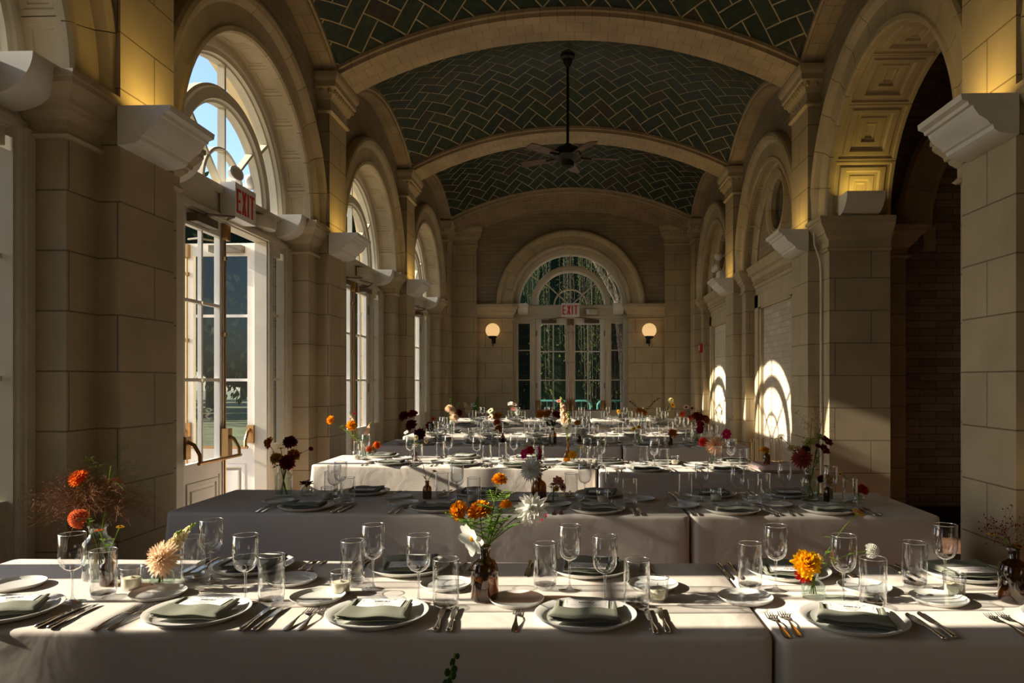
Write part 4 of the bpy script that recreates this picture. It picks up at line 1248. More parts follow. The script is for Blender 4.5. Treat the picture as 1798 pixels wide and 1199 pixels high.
def knife_parts():
    root = link('dinner_knife', None)
    mb = MB()
    rows = []
    for y, w, h in ((-0.11, 0.005, 0.003), (-0.107, 0.0085, 0.005), (-0.09, 0.0095, 0.006), (-0.06, 0.008, 0.006), (-0.03, 0.0055, 0.005), (-0.012, 0.0045, 0.0042), (-0.004, 0.006, 0.004)):
        rows.append([(w * math.cos(a), y, 0.006 + h * math.sin(a)) for a in [2 * PI * k / 10 for k in range(10)]])
    mb.grid(rows, closed_v=True); n = len(mb.v); mb.f.append(tuple(range(n - 10, n))); mb.m.append(0); n0 = n - 70; mb.f.append(tuple(range(n0, n0 + 10))); mb.m.append(0)
    mb.build('handle', 'silver', root, smooth=60)
    mb = MB()
    rows = []
    for y, a, b in ((-0.006, -0.005, 0.005), (0.01, -0.009, 0.007), (0.04, -0.0105, 0.008), (0.08, -0.010, 0.008), (0.098, -0.004, 0.008), (0.106, 0.003, 0.0065)):
        rows.append([(a, y, 0.005), (b, y, 0.0068), (b, y, 0.0045)])
    mb.grid(rows, closed_v=True); mb.build('blade', 'silver', root, smooth=20)
    return remember(root)
FORK = fork_mesh(); KN = knife_parts()

def rslab(mb, x0, x1, y0, y1, z0, z1, skew=0.0, rnd_=0.005, mi=0, lift=0.0, nx=8, ny=6, wob=0.0, seed=0):
    """soft folded layer"""
    r = random.Random(seed); ph = r.uniform(0, 6)
    top, bot = [], []
    for i in range(nx + 1):
        a = i / nx; rt, rb = [], []
        for j in range(ny + 1):
            b = j / ny
            x = x0 + (x1 - x0) * a; y = y0 + (y1 - y0) * b
            x += skew * (b - .5) * (1 if a > .5 else -1) * abs(a - .5) * 2
            e = min(a * (x1 - x0), (1 - a) * (x1 - x0), b * (y1 - y0), (1 - b) * (y1 - y0))
            k = math.sqrt(max(0, 1 - (1 - min(1, e / rnd_)) ** 2))
            mid = (z0 + z1) / 2; h = (z1 - z0) / 2
            w = wob * math.sin(9 * a * PI * .35 + ph) + lift * (b)
            rt.append((x, y, mid + h * k + w)); rb.append((x, y, mid - h * k + w))
        top.append(rt); bot.append(rb)
    mb.grid(top, mi); mb.grid([list(reversed(q)) for q in bot], mi)
def napkin_parts():
    root = link('folded_napkin', None)
    mb = MB()
    rslab(mb, -0.102, 0.102, -0.085, 0.090, 0.011, 0.0215, skew=-0.020, rnd_=0.005, wob=0.0015, nx=24, ny=16, seed=1)
    rslab(mb, -0.098, 0.100, -0.083, 0.086, 0.018, 0.0275, skew=-0.020, rnd_=0.005, wob=0.0015, nx=24, ny=16, seed=2)
    mb.build('base_fold', 'napkin', root, smooth=60)
    mb = MB()
    rslab(mb, -0.104, 0.103, -0.092, 0.002, 0.0255, 0.0355, skew=-0.012, rnd_=0.012, wob=0.0025, nx=24, ny=14, seed=3)
    rslab(mb, -0.101, -0.078, -0.09, 0.088, 0.024, 0.0325, skew=-0.012, rnd_=0.006, wob=0.0005, nx=8, ny=12, seed=4)
    rslab(mb, 0.078, 0.099, -0.09, 0.088, 0.024, 0.0325, skew=-0.012, rnd_=0.006, wob=0.0005, nx=8, ny=12, seed=5)
    mb.build('pocket_fold', 'napkin', root, smooth=60)
    return remember(root)
NP = napkin_parts()
def text_mesh(body, size, loc, bold=0.0, sx=1.0):
    cu = bpy.data.curves.new('t', 'FONT'); cu.body = body; cu.size = size; cu.align_x = 'CENTER'; cu.offset = bold; cu.resolution_u = 3
    o = bpy.data.objects.new('t', cu); C.objects.link(o)
    dg = bpy.context.evaluated_depsgraph_get()
    me = bpy.data.meshes.new_from_object(o.evaluated_get(dg))
    vs = [(v.co.x * sx + loc[0], v.co.y + loc[1], loc[2]) for v in me.vertices]; fs = [tuple(p.vertices) for p in me.polygons]
    bpy.data.objects.remove(o); bpy.data.meshes.remove(me); bpy.data.curves.remove(cu)
    return vs, fs
def menu_parts():
    root = link('menu_card', None)
    mb = MB(); mb.box(-0.070, 0.070, -0.06, 0.085, 0.0300, 0.0306); mb.build('card', 'card', root, smooth=0)
    mb = MB()
    z = 0.0311
    vs, fs = text_mesh('MENU', 0.016, (0, 0.052, z), 0.0006, 1.1); mb.add(vs, fs)
    vs, fs = text_mesh('BREAKFAST', 0.0068, (0, 0.040, z), 0.0001, 1.1); mb.add(vs, fs)
    vs, fs = text_mesh('DINNER', 0.0068, (0, 0.020, z), 0.0001, 1.1); mb.add(vs, fs)
    for j in range(22):
        x = -0.045 + 0.09 * j / 21; mb.box(x - 0.0017, x + 0.0017, 0.0305, 0.0318, z, z + 0.0001)
    r = random.Random(4)
    for sg in (-1, 1):
        for j in range(26):
            t = j / 25
            x, y = (sg * (0.012 + 0.052 * t), 0.077 + 0.003 * math.sin(t * 14)) if j < 16 else (sg * (0.062 + 0.002 * math.sin(t * 30)), 0.078 - 0.05 * (t - .6) / .4)
            a = r.uniform(0, PI); d = Vector((math.cos(a), math.sin(a), 0)); p = Vector((-d.y, d.x, 0)); c = Vector((x, y, z)); l = r.uniform(.0015, .0042)
            mb.add([c - d * l, c + p * l * .35, c + d * l, c - p * l * .35], [(0, 1, 2, 3)])
    mb.build('printed_text', 'ink', root, smooth=0, recalc=False)
    return remember(root)
MN = menu_parts()

USED = set()
SC = 0.9565
VASE_SPOTS = {1: [(-1.505, 2.281, 0.04), (-0.271, 2.169, 0.04), (1.31, 2.21, 0.04), (-1.587, 2.352, 0.052), (-1.323, 2.275, 0.04), (0.723, 2.222, 0.04)], 2: [(-0.822, 4.002, 0.04), (-0.193, 3.876, 0.04), (1.383, 4.008, 0.04), (-1.653, 4.05, 0.052), (-1.536, 4.096, 0.04), (-0.114, 3.897, 0.04), (1.29, 4.023, 0.052), (1.534, 3.976, 0.04)], 3: [(-1.316, 5.9, 0.04), (-0.057, 5.863, 0.04), (1.405, 5.36, 0.04), (-1.834, 6.145, 0.052), (-1.768, 6.194, 0.04), (-0.006, 5.784, 0.04), (1.112, 5.866, 0.052)], 4: [(-0.765, 7.666, 0.04), (-0.23, 7.532, 0.04), (0.048, 7.646, 0.04), (0.976, 7.428, 0.04), (-1.674, 7.688, 0.052), (1.263, 7.551, 0.052), (0.67, 7.555, 0.04)], 5: [(-0.909, 8.91, 0.04), (1.483, 8.955, 0.04), (-1.55, 8.905, 0.052)], 6: [(-0.335, 10.461, 0.04), (-1.483, 10.486, 0.052), (0.976, 10.426, 0.052)], 7: [(-1.071, 12.252, 0.04), (0.765, 12.257, 0.04), (1.53, 12.257, 0.052)]}   # where the vases of the next section stand
SPOTS = {k: [(x, y, r * 0.95) for x, y, r in l] for k, l in VASE_SPOTS.items()}
def clear_of(k, p, rad):
    x, y = p
    for _ in range(12):
        hit = [(a, b, q) for a, b, q in SPOTS.setdefault(k, []) if math.hypot(a - x, b - y) < q + rad]
        if not hit: break
        a, b, q = hit[0]; d = math.hypot(a - x, b - y) or 1e-3
        x += (x - a) / d * (q + rad - d + 0.002) if d > 1e-3 else q + rad; y += (y - b) / d * (q + rad - d + 0.002)
    SPOTS[k].append((x, y, rad)); return x, y

def place(proto, x, y, rz, label, cat, group, z=TZ, sc=1.0):
    if isinstance(proto, bpy.types.Mesh):
        o = link(proto.name.split('.')[0], proto, None, (x, y, z), (0, 0, rz))
    elif proto.name not in USED:
        USED.add(proto.name); o = proto; o.location = (x, y, z); o.rotation_euler = (0, 0, rz)
    else:
        o = dup(proto, (x, y, z), rz)
    o.scale = (SC * sc,) * 3
    return tag(o, label, cat, group)

NEAR = {1: [-1.675, -1.095, -0.565, 0.04, 0.80, 1.44], 2: [-1.43, -0.72, 0.134, 0.84, 1.35], 3: [-1.48, -0.90, -0.45, 0.02, 0.56, 1.17],
        4: [-1.62, -1.02, -0.42, 0.16, 0.80, 1.42], 5: [-1.70, -1.08, -0.50, 0.10, 0.72, 1.34], 6: [-1.62, -1.0, -0.2, 0.4, 0.95, 1.5], 7: [-1.66, -1.05, -0.45, 0.12, 0.85, 1.45]}
FAR = {1: [-1.17, -0.593, 0.064, 0.77, 1.39], 2: [-1.26, -0.57, 0.17, 0.83, 1.29], 3: [-1.70, -0.96, -0.40, 0.29, 0.76, 1.37],
       4: [-1.5, -0.9, -0.3, 0.25, 0.9, 1.5], 5: [-1.6, -1.0, -0.38, 0.2, 0.82, 1.42], 6: [-1.7, -1.12, -0.3, 0.3, 0.85, 1.4], 7: [-1.55, -0.95, -0.35, 0.22, 0.75, 1.35]}
GL = {  # glasses of the front table read from the photograph: (x, y, kind, row, place)
    1: {'W': {(0, 0): (127, 1057), (0, 1): (431, 1060), (0, 2): (735, 1060), (0, 3): (1062, 1063), (0, 4): (1481, 1061), (1, 0): (371, 1022), (1, 1): (655, 1034), (1, 2): (1000, 1036), (1, 3): (1362, 1036), (1, 4): (1659, 1034)},
        'T': {(0, 0): (165, 1051), (0, 1): (477, 1060), (0, 2): (783, 1068), (0, 3): (1118, 1070), (0, 4): (1530, 1066), (1, 0): (339, 1018), (1, 1): (619, 1027), (1, 2): (957, 1033), (1, 3): (1317, 1033), (1, 4): (1605, 1031)},
        'S': {(0, 0): (30, 1030), (0, 1): (278, 1046), (0, 2): (558, 1053), (0, 3): (908, 1058), (0, 4): (1309, 1054), (0, 5): (1648, 1056), (1, 0): (512, 1022), (1, 1): (783, 1030), (1, 2): (1146, 1031), (1, 3): (1518, 1035)}}}
for k in range(1, 8):
    r = random.Random(500 + k)
    for row in (0, 1):
        xs = (NEAR if row == 0 else FAR)[k]
        for i, X in enumerate(xs):
            if k > 3: X += r.uniform(-.03, .03)
            X = old(X, oldfront(k, X) + (0.14 if row == 0 else 0.66))[0]
            f, ang = front(k, X)
            sg = 1 if row == 0 else -1
            Y = f + (0.132 if row == 0 else DEP - 0.132) + r.uniform(-.006, .006)
            rz = ang + (0 if row == 0 else PI)
            c, s = math.cos(rz), math.sin(rz)
            W = lambda a, b: (X + SC * (a * c - b * s), Y + SC * (a * s + b * c))
            where = '%s table, %s row, %s from the window wall' % (TN[k], 'near' if row == 0 else 'far', ORD[i])
            gt = 'on the %s table' % TN[k]
            nr = rz + r.uniform(-.10, .10)
            if k == 1: nr = rz + {(0, 0): .30, (0, 1): -.05, (0, 2): .0, (0, 3): -.06, (0, 4): -.28, (0, 5): -.2}.get((row, i), r.uniform(-.15, .15))
            place(PLATE, X, Y, rz, 'white dinner plate, ' + where, 'plate', 'dinner plates ' + gt)
            place(NP, *W(0, 0.0), nr, 'sage linen napkin folded on a plate, ' + where, 'napkin', 'folded napkins ' + gt, TZ + 0.003, 0.93)
            place(MN, *W(0, 0.0), nr, 'white menu card tucked in napkin, ' + where, 'menu card', 'menu cards ' + gt, TZ + 0.003, 0.93)
            ov = GL.get(k, {})
            j = lambda a: a + r.uniform(-.012, .012)
            def at(kind, dx, dy):
                q = ov.get(kind, {}).get((row, i))
                return px(*q) if q else W(j(dx), j(dy))
            last = (k == 1 and row == 0 and i == 5)
            place(SPLATE, *at('S', -0.225, 0.165), rz, 'small white side plate, ' + where, 'plate', 'side plates ' + gt)
            place(WG, *clear_of(k, at('W', 0.085, 0.185), 0.0385 * SC), r.uniform(0, 6), 'clear stemmed wine glass, ' + where, 'glass', 'wine glasses ' + gt)
            place(WT, *clear_of(k, at('T', 0.175, 0.14), 0.042 * SC), r.uniform(0, 6), 'clear straight water glass, ' + where, 'glass', 'water glasses ' + gt)
            if k <= 4:
                one = (k == 1 and row == 0 and i == 3)
                fx = [-0.185, -0.222] if not one else [-0.20]
                for q, a in enumerate(fx):
                    place(FORK, *W(a, -0.025 + r.uniform(-.01, .01)), rz + r.uniform(-.05, .05), '%s silver fork, %s' % (['inner', 'outer'][q], where), 'fork', 'forks ' + gt)
                for q, a in enumerate((0.185, 0.222)):
                    place(KN, *W(a, -0.015 + r.uniform(-.008, .008)), rz + r.uniform(-.05, .05), '%s silver knife, %s' % (['inner', 'outer'][q], where), 'knife', 'knives ' + gt)
CAND = {1: [(231, 1034), (598, 1042), (1155, 1054), (1670, 1042)], 2: [(584, 876), (831, 880), (1058, 883), (1257, 880)], 3: [(632, 806), (888, 814), (1043, 815), (1185, 816)],
        4: [(-1.2, .4), (-.5, .38), (.45, .4), (1.2, .4)], 5: [(-1.35, .4), (-.6, .4), (.5, .4), (1.1, .38)], 6: [(-1.3, .4), (0.1, .4), (1.2, .4)], 7: [(-1.2, .4), (-.2, .4), (.6, .4), (1.3, .4)]}
for k, l in CAND.items():
    for i, q in enumerate(l):
        x, y = px(*q) if k < 4 else (q[0] * SC, front(k, q[0] * SC)[0] + q[1])
        x, y = clear_of(k, (x, y), 0.037 * SC)
        place(VC, x, y, i, 'ivory votive candle in clear glass, %s table, %s from the window wall' % (TN[k], ORD[i]), 'candle', 'votive candles on the %s table' % TN[k])

# ------------------------------------------------------------------ vases
def vase(kind, x, y, label, k=1, group=None, lift=0.0):
    z = TZ + lift
    if kind in ('amber_big', 'amber_small', 'amber_tall'):
        if kind == 'amber_big': pr = [(0.001, 0.0), (0.040, 0.0), (0.0435, 0.006), (0.0435, 0.095), (0.041, 0.112), (0.033, 0.124), (0.020, 0.131), (0.0165, 0.137), (0.0165, 0.160), (0.020, 0.162), (0.021, 0.170), (0.018, 0.172), (0.0135, 0.171), (0.0135, 0.136), (0.03, 0.121), (0.038, 0.11), (0.0405, 0.095), (0.0405, 0.008), (0.001, 0.006)]; H = .172
        elif kind == 'amber_small': pr = [(0.001, 0.0), (0.024, 0.0), (0.0265, 0.004), (0.0265, 0.062), (0.023, 0.073), (0.0125, 0.080), (0.0115, 0.098), (0.015, 0.100), (0.0145, 0.106), (0.0095, 0.105), (0.0095, 0.08), (0.021, 0.071), (0.0245, 0.061), (0.0245, 0.006), (0.001, 0.005)]; H = .106
        else: pr = [(0.001, 0.0), (0.034, 0.0), (0.037, 0.006), (0.037, 0.062), (0.032, 0.080), (0.018, 0.094), (0.0125, 0.105), (0.012, 0.19), (0.016, 0.193), (0.015, 0.2), (0.010, 0.199), (0.010, 0.105), (0.030, 0.078), (0.0345, 0.062), (0.0345, 0.008), (0.001, 0.006)]; H = .2
        sc = SC
        mb = MB(); mb.lathe(pr, 36)
        root = thing('amber_bottle', label, 'bottle vase', (x, y, z), 0, group); root.scale = (sc,) * 3
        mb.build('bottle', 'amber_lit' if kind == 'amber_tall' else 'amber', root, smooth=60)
        w = pr[2][0] - 0.006; hw = H * .42
        mb = MB(); mb.lathe([(0.001, 0.0085), (w, 0.0085), (w, hw), (0.001, hw)], 24); mb.build('water', 'water', root)
    else:
        if kind == 'clear_big': pr = [(0.001, 0.0), (0.046, 0.0), (0.050, 0.006), (0.050, 0.115), (0.047, 0.130), (0.036, 0.143), (0.0285, 0.150), (0.0285, 0.178), (0.033, 0.181), (0.032, 0.189), (0.0265, 0.188), (0.0265, 0.15), (0.034, 0.141), (0.045, 0.128), (0.0478, 0.115), (0.0478, 0.009), (0.001, 0.007)]; w, hw, H = 0.045, 0.11, .188
        elif kind == 'bud': pr = [(0.001, 0.0), (0.033, 0.0), (0.0385, 0.006), (0.039, 0.022), (0.036, 0.042), (0.027, 0.056), (0.016, 0.062), (0.0145, 0.078), (0.019, 0.082), (0.018, 0.087), (0.013, 0.085), (0.0125, 0.062), (0.025, 0.053), (0.034, 0.041), (0.0368, 0.022), (0.035, 0.008), (0.001, 0.006)]; w, hw, H = 0.032, 0.04, .085
        else: pr = [(0.001, 0.0), (0.030, 0.0), (0.034, 0.005), (0.034, 0.10), (0.030, 0.112), (0.030, 0.125), (0.028, 0.125), (0.028, 0.111), (0.032, 0.099), (0.032, 0.008), (0.001, 0.006)]; w, hw, H = 0.030, 0.075, .125
        root = thing('glass_vase', label, 'glass vase', (x, y, z), 0, group); root.scale = (SC,) * 3
        mb = MB(); mb.lathe(pr, 36); mb.build('vessel', 'vase_glass', root, smooth=60)
        mb = MB(); mb.lathe([(0.001, 0.0095), (w, 0.0095), (w * (0.99 if kind != 'bud' else .98), hw), (0.001, hw)], 28); mb.build('water', 'water', root)
    return Vector((x, y, z)), H * SC

# ------------------------------------------------------------------ flowers (unit radius blooms facing +z)
GA = PI * (3 - math.sqrt(5))
def petal(mb, az, el, L, W, r0, z0, curl=0.0, cup=0.15, point=False, ruffle=0.0, mi=0, nL=4, r=None):
    """one petal from radius r0, starting angle el above level, bending by curl"""
    rows = []; x, z = r0, z0
    ca, sa = math.cos(az), math.sin(az)
    for i in range(nL + 1):
        t = i / nL
        w = W * (math.sin(PI * (0.10 + 0.80 * t)) ** .7 if not point else math.sin(PI * min(1, 0.12 + 0.86 * t)) ** .9 * (1 - .35 * t))
        if i == nL: w *= .55 if not point else .25
        row = []
        for sgm in (-1, 0, 1):
            h = cup * W * abs(sgm) + (ruffle * (r.random() - .5) if r else 0)
            a = el + curl * t
            px_, pz_ = x - math.sin(a) * h, z + math.cos(a) * h
            row.append((px_ * ca - sgm * w * sa, px_ * sa + sgm * w * ca, pz_))
        rows.append(row)
        a = el + curl * (t + .5 / nL)
        x += math.cos(a) * L / nL; z += math.sin(a) * L / nL
    mb.grid(rows, mi)
BLOOM = {}
def bloom(kind, col, var=0):
    key = (kind, col, var)
    if key in BLOOM: return BLOOM[key]
    r = random.Random(hash(kind) % 1 + len(kind) * 31 + len(col) * 7 + var)
    mb = MB(); ctr = MB(); cm = 'p_gold'
    if kind == 'pompon':            # marigold
        n = 120
        for i in range(n):
            t = i / n; el = math.radians(86 - 100 * t); L = 0.42 + .2 * r.random(); base = 0.46 * math.sqrt(t)
            petal(mb, i * GA, el, L * (0.75 + .45 * t), 0.16, base * .55, 0.05 - 0.35 * t, curl=r.uniform(-.5, .6), cup=.3, ruffle=.10, r=r, nL=3)
    elif kind == 'zinnia':
        for q, (m, L, el, z0) in enumerate([(16, 0.92, -6, -.04), (15, .80, 8, .02), (13, .62, 24, .07), (10, .42, 42, .10), (8, .25, 60, .13)]):
            for i in range(m): petal(mb, 2 * PI * (i + .5 * q) / m + r.uniform(-.07, .07), math.radians(el + r.uniform(-6, 6)), L, 0.15 if q < 3 else .10, 0.06, z0, curl=r.uniform(-.35, .05), cup=.25, r=r, ruffle=.02)
        ctr.ball((0, 0, 0.14), 0.15, 10, 6, .8); cm = 'p_brown'
    elif kind == 'dahlia':
        for q in range(8):
            m = 19 - q * 1.6; m = int(m); L = 0.98 - .10 * q; el = -14 + 13 * q
            for i in range(m): petal(mb, 2 * PI * (i + .5 * q) / m + r.uniform(-.08, .08), math.radians(el + r.uniform(-5, 5)), L, 0.125 - .006 * q, 0.05, 0.03 * q - .06, curl=r.uniform(-.3, .15), cup=.5, point=True, r=r, ruffle=.015, nL=5)
        ctr.ball((0, 0, 0.20), 0.14, 10, 6, 1.0); cm = 'p_tan'
    elif kind == 'ball':            # tight ball dahlia or scabiosa
        n = 150
        for i in range(n):
            t = i / n; el = math.radians(88 - 125 * t)
            petal(mb, i * GA, el, 0.5, 0.11, 0.46 * math.sin(math.radians(90 - 88 + 125 * t)) * .9, 0.46 * math.cos(math.radians(2 + 125 * t)) - .1, curl=-.5, cup=.6, r=r, nL=3)
    elif kind == 'cosmos':
        for i in range(8): petal(mb, 2 * PI * i / 8 + r.uniform(-.06, .06), math.radians(12 + r.uniform(-9, 9)), 0.92, 0.33, 0.08, 0, curl=r.uniform(-.35, .1), cup=.12, r=r, ruffle=.03, nL=5)
        ctr.ball((0, 0, 0.04), 0.16, 12, 6, .6)
    elif kind == 'shaggy':          # fluted double cosmos
        for q, (m, L, el) in enumerate([(13, 1.0, -25), (13, .95, -5), (12, .85, 15), (10, .7, 35), (7, .5, 60)]):
            for i in range(m): petal(mb, 2 * PI * (i + .5 * q) / m + r.uniform(-.14, .14), math.radians(el + r.uniform(-14, 14)), L * r.uniform(.85, 1.1), 0.135, 0.05, 0.03 * q, curl=r.uniform(-.5, .2), cup=.45, r=r, ruffle=.06, nL=5)
    elif kind == 'small':           # single small composite
        for i in range(14): petal(mb, 2 * PI * i / 14, math.radians(10 + r.uniform(-8, 8)), 0.85, 0.17, 0.14, 0, curl=-.3, cup=.2, r=r)
        ctr.ball((0, 0, 0.06), 0.30, 12, 6, .6); cm = 'p_brown' if col != 'white' else 'p_gold'
    elif kind == 'umbel':
        for i in range(46):
            a = i * GA; q = math.sqrt((i + .5) / 46); x, y = q * .92 * math.cos(a), q * .92 * math.sin(a); z = .28 * (1 - q * q) + r.uniform(-.04, .04)
            for _ in range(3): mb.ball((x + r.uniform(-.06, .06), y + r.uniform(-.06, .06), z + r.uniform(-.03, .05)), 0.075, 6, 4)
            mb.tube([(0, 0, -.55), (x, y, z - .05)], 0.012, 4)
    me = mb.mesh('bloom_' + kind, 'p_' + col, 50, recalc=False)
    cme = ctr.mesh('center_' + kind, cm, 50) if ctr.v else None
    BLOOM[key] = (me, cme); return BLOOM[key]
NAMES = {'pompon': 'marigold', 'zinnia': 'zinnia', 'dahlia': 'dahlia', 'ball': 'ball_dahlia', 'cosmos': 'cosmos_flower', 'shaggy': 'double_cosmos', 'small': 'daisy_flower', 'umbel': 'yarrow_flower', 'spike': 'snapdragon_stem', 'sprig': 'leafy_sprig', 'grass': 'grass_spray', 'twig': 'seed_head_spray'}

def bez(a, b, bend, n=10):
    a, b = Vector(a), Vector(b); m = (a + b) / 2 + Vector(bend)
    return [(1 - t) ** 2 * a + 2 * t * (1 - t) * m + t * t * b for t in [i / n for i in range(n + 1)]]
def leafmesh(mb, p, d, L, W, r, mi=0):
    d = Vector(d).normalized(); s = d.cross(Vector((0, 0, 1)));  s = s.normalized() if s.length > .05 else Vector((1, 0, 0)); u = s.cross(d)
    rows = []
    for i in range(5):
        t = i / 4; w = W * math.sin(PI * (0.06 + .94 * t)) if i < 4 else 0.0004
        c = Vector(p) + d * L * t - Vector((0, 0, 1)) * L * .18 * t * t
        rows.append([c - s * w + u * w * .3, c, c + s * w + u * w * .3])
    mb.grid(rows, mi)
def ferny(mb, p, d, L, r):
    d = Vector(d).normalized(); s = d.cross(Vector((0, 0, 1)));  s = s.normalized() if s.length > .05 else Vector((1, 0, 0))
    for i in range(6):
        t = (i + .5) / 6
        for sg in (-1, 1):
            leafmesh(mb, Vector(p) + d * L * t, d * .8 + s * sg, L * .42 * (1 - .4 * t), L * .045, r)
    leafmesh(mb, Vector(p) + d * L * .9, d, L * .35, L * .045, r)
    mb.tube([Vector(p), Vector(p) + d * L], 0.0008, 4)
FN = [0]
def flower(kind, col, R, base, mouth, tip, label, face=None, group=None, leaves=2, fern=False, stemr=0.0016, stemmat='stem', leafmat='leaf', seed=0, nf=14):
    """a cut flower: stem from inside the vase, over its mouth, to the tip"""
    FN[0] += 1; r = random.Random(FN[0] * 13 + seed)
    base, mouth, tip = Vector(base), Vector(mouth), Vector(tip)
    label = label if len(label.split()) <= 15 else ' '.join(label.replace('in the ', 'in ').replace(' of the ', ', ').replace(' with the ', ', ').split()[:15])
    t = thing(NAMES[kind], label, 'flower' if kind not in ('grass', 'sprig', 'twig') else 'foliage stem', base, 0, group)
    L0 = lambda p: Vector(p) - base
    out = tip - mouth
    path = [L0(base + (base - mouth) * 0.0)] + bez(L0(mouth), L0(tip), (0, 0, out.length * .16 * (1 if abs(out.x) + abs(out.y) > .03 else 0)), 9)
    end = (path[-1] - path[-2]).normalized()
    mb = MB(); mb.tube(path, stemr, 5)
    if kind == 'grass':
        for i in range(nf):
            p0 = path[r.randint(5, 9)]; d = Vector((r.gauss(0, .8), r.gauss(0, .5), r.uniform(-.05, 1.1)))
            ln = R * r.uniform(.5, 1.1); e = p0 + d.normalized() * ln + Vector((0, 0, -ln * .12))
            e = e - Vector((0, 0, ln * .18)); pts = bez(p0, e, (r.uniform(-.1, .1) * ln, 0, ln * .30), 7); mb.tube(pts, 0.00048, 3, caps=False)
            for q in range(2, 8):
                for sg in (-1, 1):
                    dd = Vector((r.uniform(-1, 1), r.uniform(-1, 1), r.uniform(-.3, 1))).normalized() * ln * .16
                    mb.tube([pts[q], pts[q] + dd * .6 + Vector((0, 0, .1 * dd.length)), pts[q] + dd], 0.0003, 3, caps=False)
        sd = mb; nn = len(mb.v)
        for i in range(30, nn, 9):
            if r.random() < .5: leafquad(sd, mb.v[i], (r.uniform(-1, 1), r.uniform(-1, 1), r.uniform(-1, 1)), 0.0007, r.uniform(.003, .0055), r, 1)
        mb.build('stem', [stemmat, 'seed'], t, smooth=0, recalc=False)
        return t
    if kind == 'twig':
        for i in range(nf):
            p0 = path[r.randint(5, 10)]; d = Vector((r.gauss(0, .7), r.gauss(0, .4), r.uniform(.1, 1.0))).normalized() * R * r.uniform(.4, 1); sd = mb
            pts = bez(p0, p0 + d, (0, 0, R * .08), 4); mb.tube(pts, 0.0004, 3, caps=False)
            for q in (2, 3, 4):
                e = pts[q] + Vector((r.uniform(-1, 1), r.uniform(-1, 1), r.uniform(-.2, 1))).normalized() * R * .13
                mb.tube([pts[q], e], 0.0003, 3, caps=False); sd.ball(e, 0.0022, 6, 4, mi=1)
        mb.build('stem', [stemmat, 'p_' + col], t, smooth=0, recalc=False)
        return t
    mb.build('stem', stemmat, t, recalc=False)
    if kind == 'spike':
        fl = MB(); gb = MB(); n = nf
        s0 = 4
        for i in range(n):
            q = i / n; idx = s0 + (10 - s0) * q; a = path[int(idx)].lerp(path[min(10, int(idx) + 1)], idx - int(idx))
            az = i * GA + r.uniform(-.3, .3); d = Vector((math.cos(az), math.sin(az), .35 - .3 * (1 - q))).normalized(); sz = R * (1 - .72 * q)
            if q > (.68 if col != 'lime' else -1): gb.ball(a + d * sz * .5, sz * .42, 7, 5, 1.3)
            else:
                pm = MB()
                for m_ in range(5): petal(pm, 2 * PI * m_ / 5 + .3, math.radians(48 + r.uniform(-12, 12)), 1.0, 0.44, 0.15, 0.1, curl=-1.3, cup=.3, r=r, ruffle=.05)
                for m_ in range(3): petal(pm, 2 * PI * m_ / 3, math.radians(80), .6, 0.4, 0.12, 0.0, curl=-.4, cup=.3, r=r)
                Q = d.to_track_quat('Z', 'Y').to_matrix()
                pm.xform(lambda v: a + Q @ (v * sz * .8) + d * sz * .12)
                n0 = len(fl.v); fl.v += pm.v; fl.f += [tuple(x + n0 for x in f) for f in pm.f]; fl.m += pm.m
        fl.build('florets', 'p_' + col, t, smooth=50, recalc=False); gb.build('buds', 'p_lightgreen' if col != 'lime' else leafmat, t)
    elif kind == 'sprig':
        lf = MB()
        for i in range(nf):
            a = path[min(10, 3 + int(8 * i / nf))]; az = i * GA
            leafmesh(lf, a, (math.cos(az), math.sin(az), .55), R * r.uniform(.7, 1.1), R * .26, r)
        lf.build('leaves', leafmat, t, recalc=False)
    else:
        if kind == 'pompon': R = R * 1.22
        me, cme = bloom(kind, col, FN[0] % 2)
        d = Vector(face) if face else (end * .7 + Vector((0, -.7, .25)))
        Q = d.normalized().to_track_quat('Z', 'Y').to_euler()
        o = link('petals', me, t, path[-1], Q, (R,) * 3)
        if cme: link('flower_center', cme, t, path[-1], Q, (R,) * 3)
        if R > .016:
            cb = MB(); cb.lathe([(0.12, -.34), (.22, -.2), (.26, -.02), (.12, .0)], 8); link('calyx', cb.mesh('calyx', 'stem'), t, path[-1], Q, (R,) * 3)
    if leaves and kind not in ('sprig',):
        lf = MB()
        for i in range(leaves):
            a = path[min(9, 3 + (i * 5) // max(1, leaves))]; az = r.uniform(0, 2 * PI)
            d = (math.cos(az), math.sin(az), .4)
            if fern: ferny(lf, a, d, 0.055 * r.uniform(.8, 1.3), r)
            else: leafmesh(lf, a, d, 0.03 * r.uniform(.8, 1.3), 0.008, r)
        lf.build('leaves', leafmat, t, recalc=False)
    return t

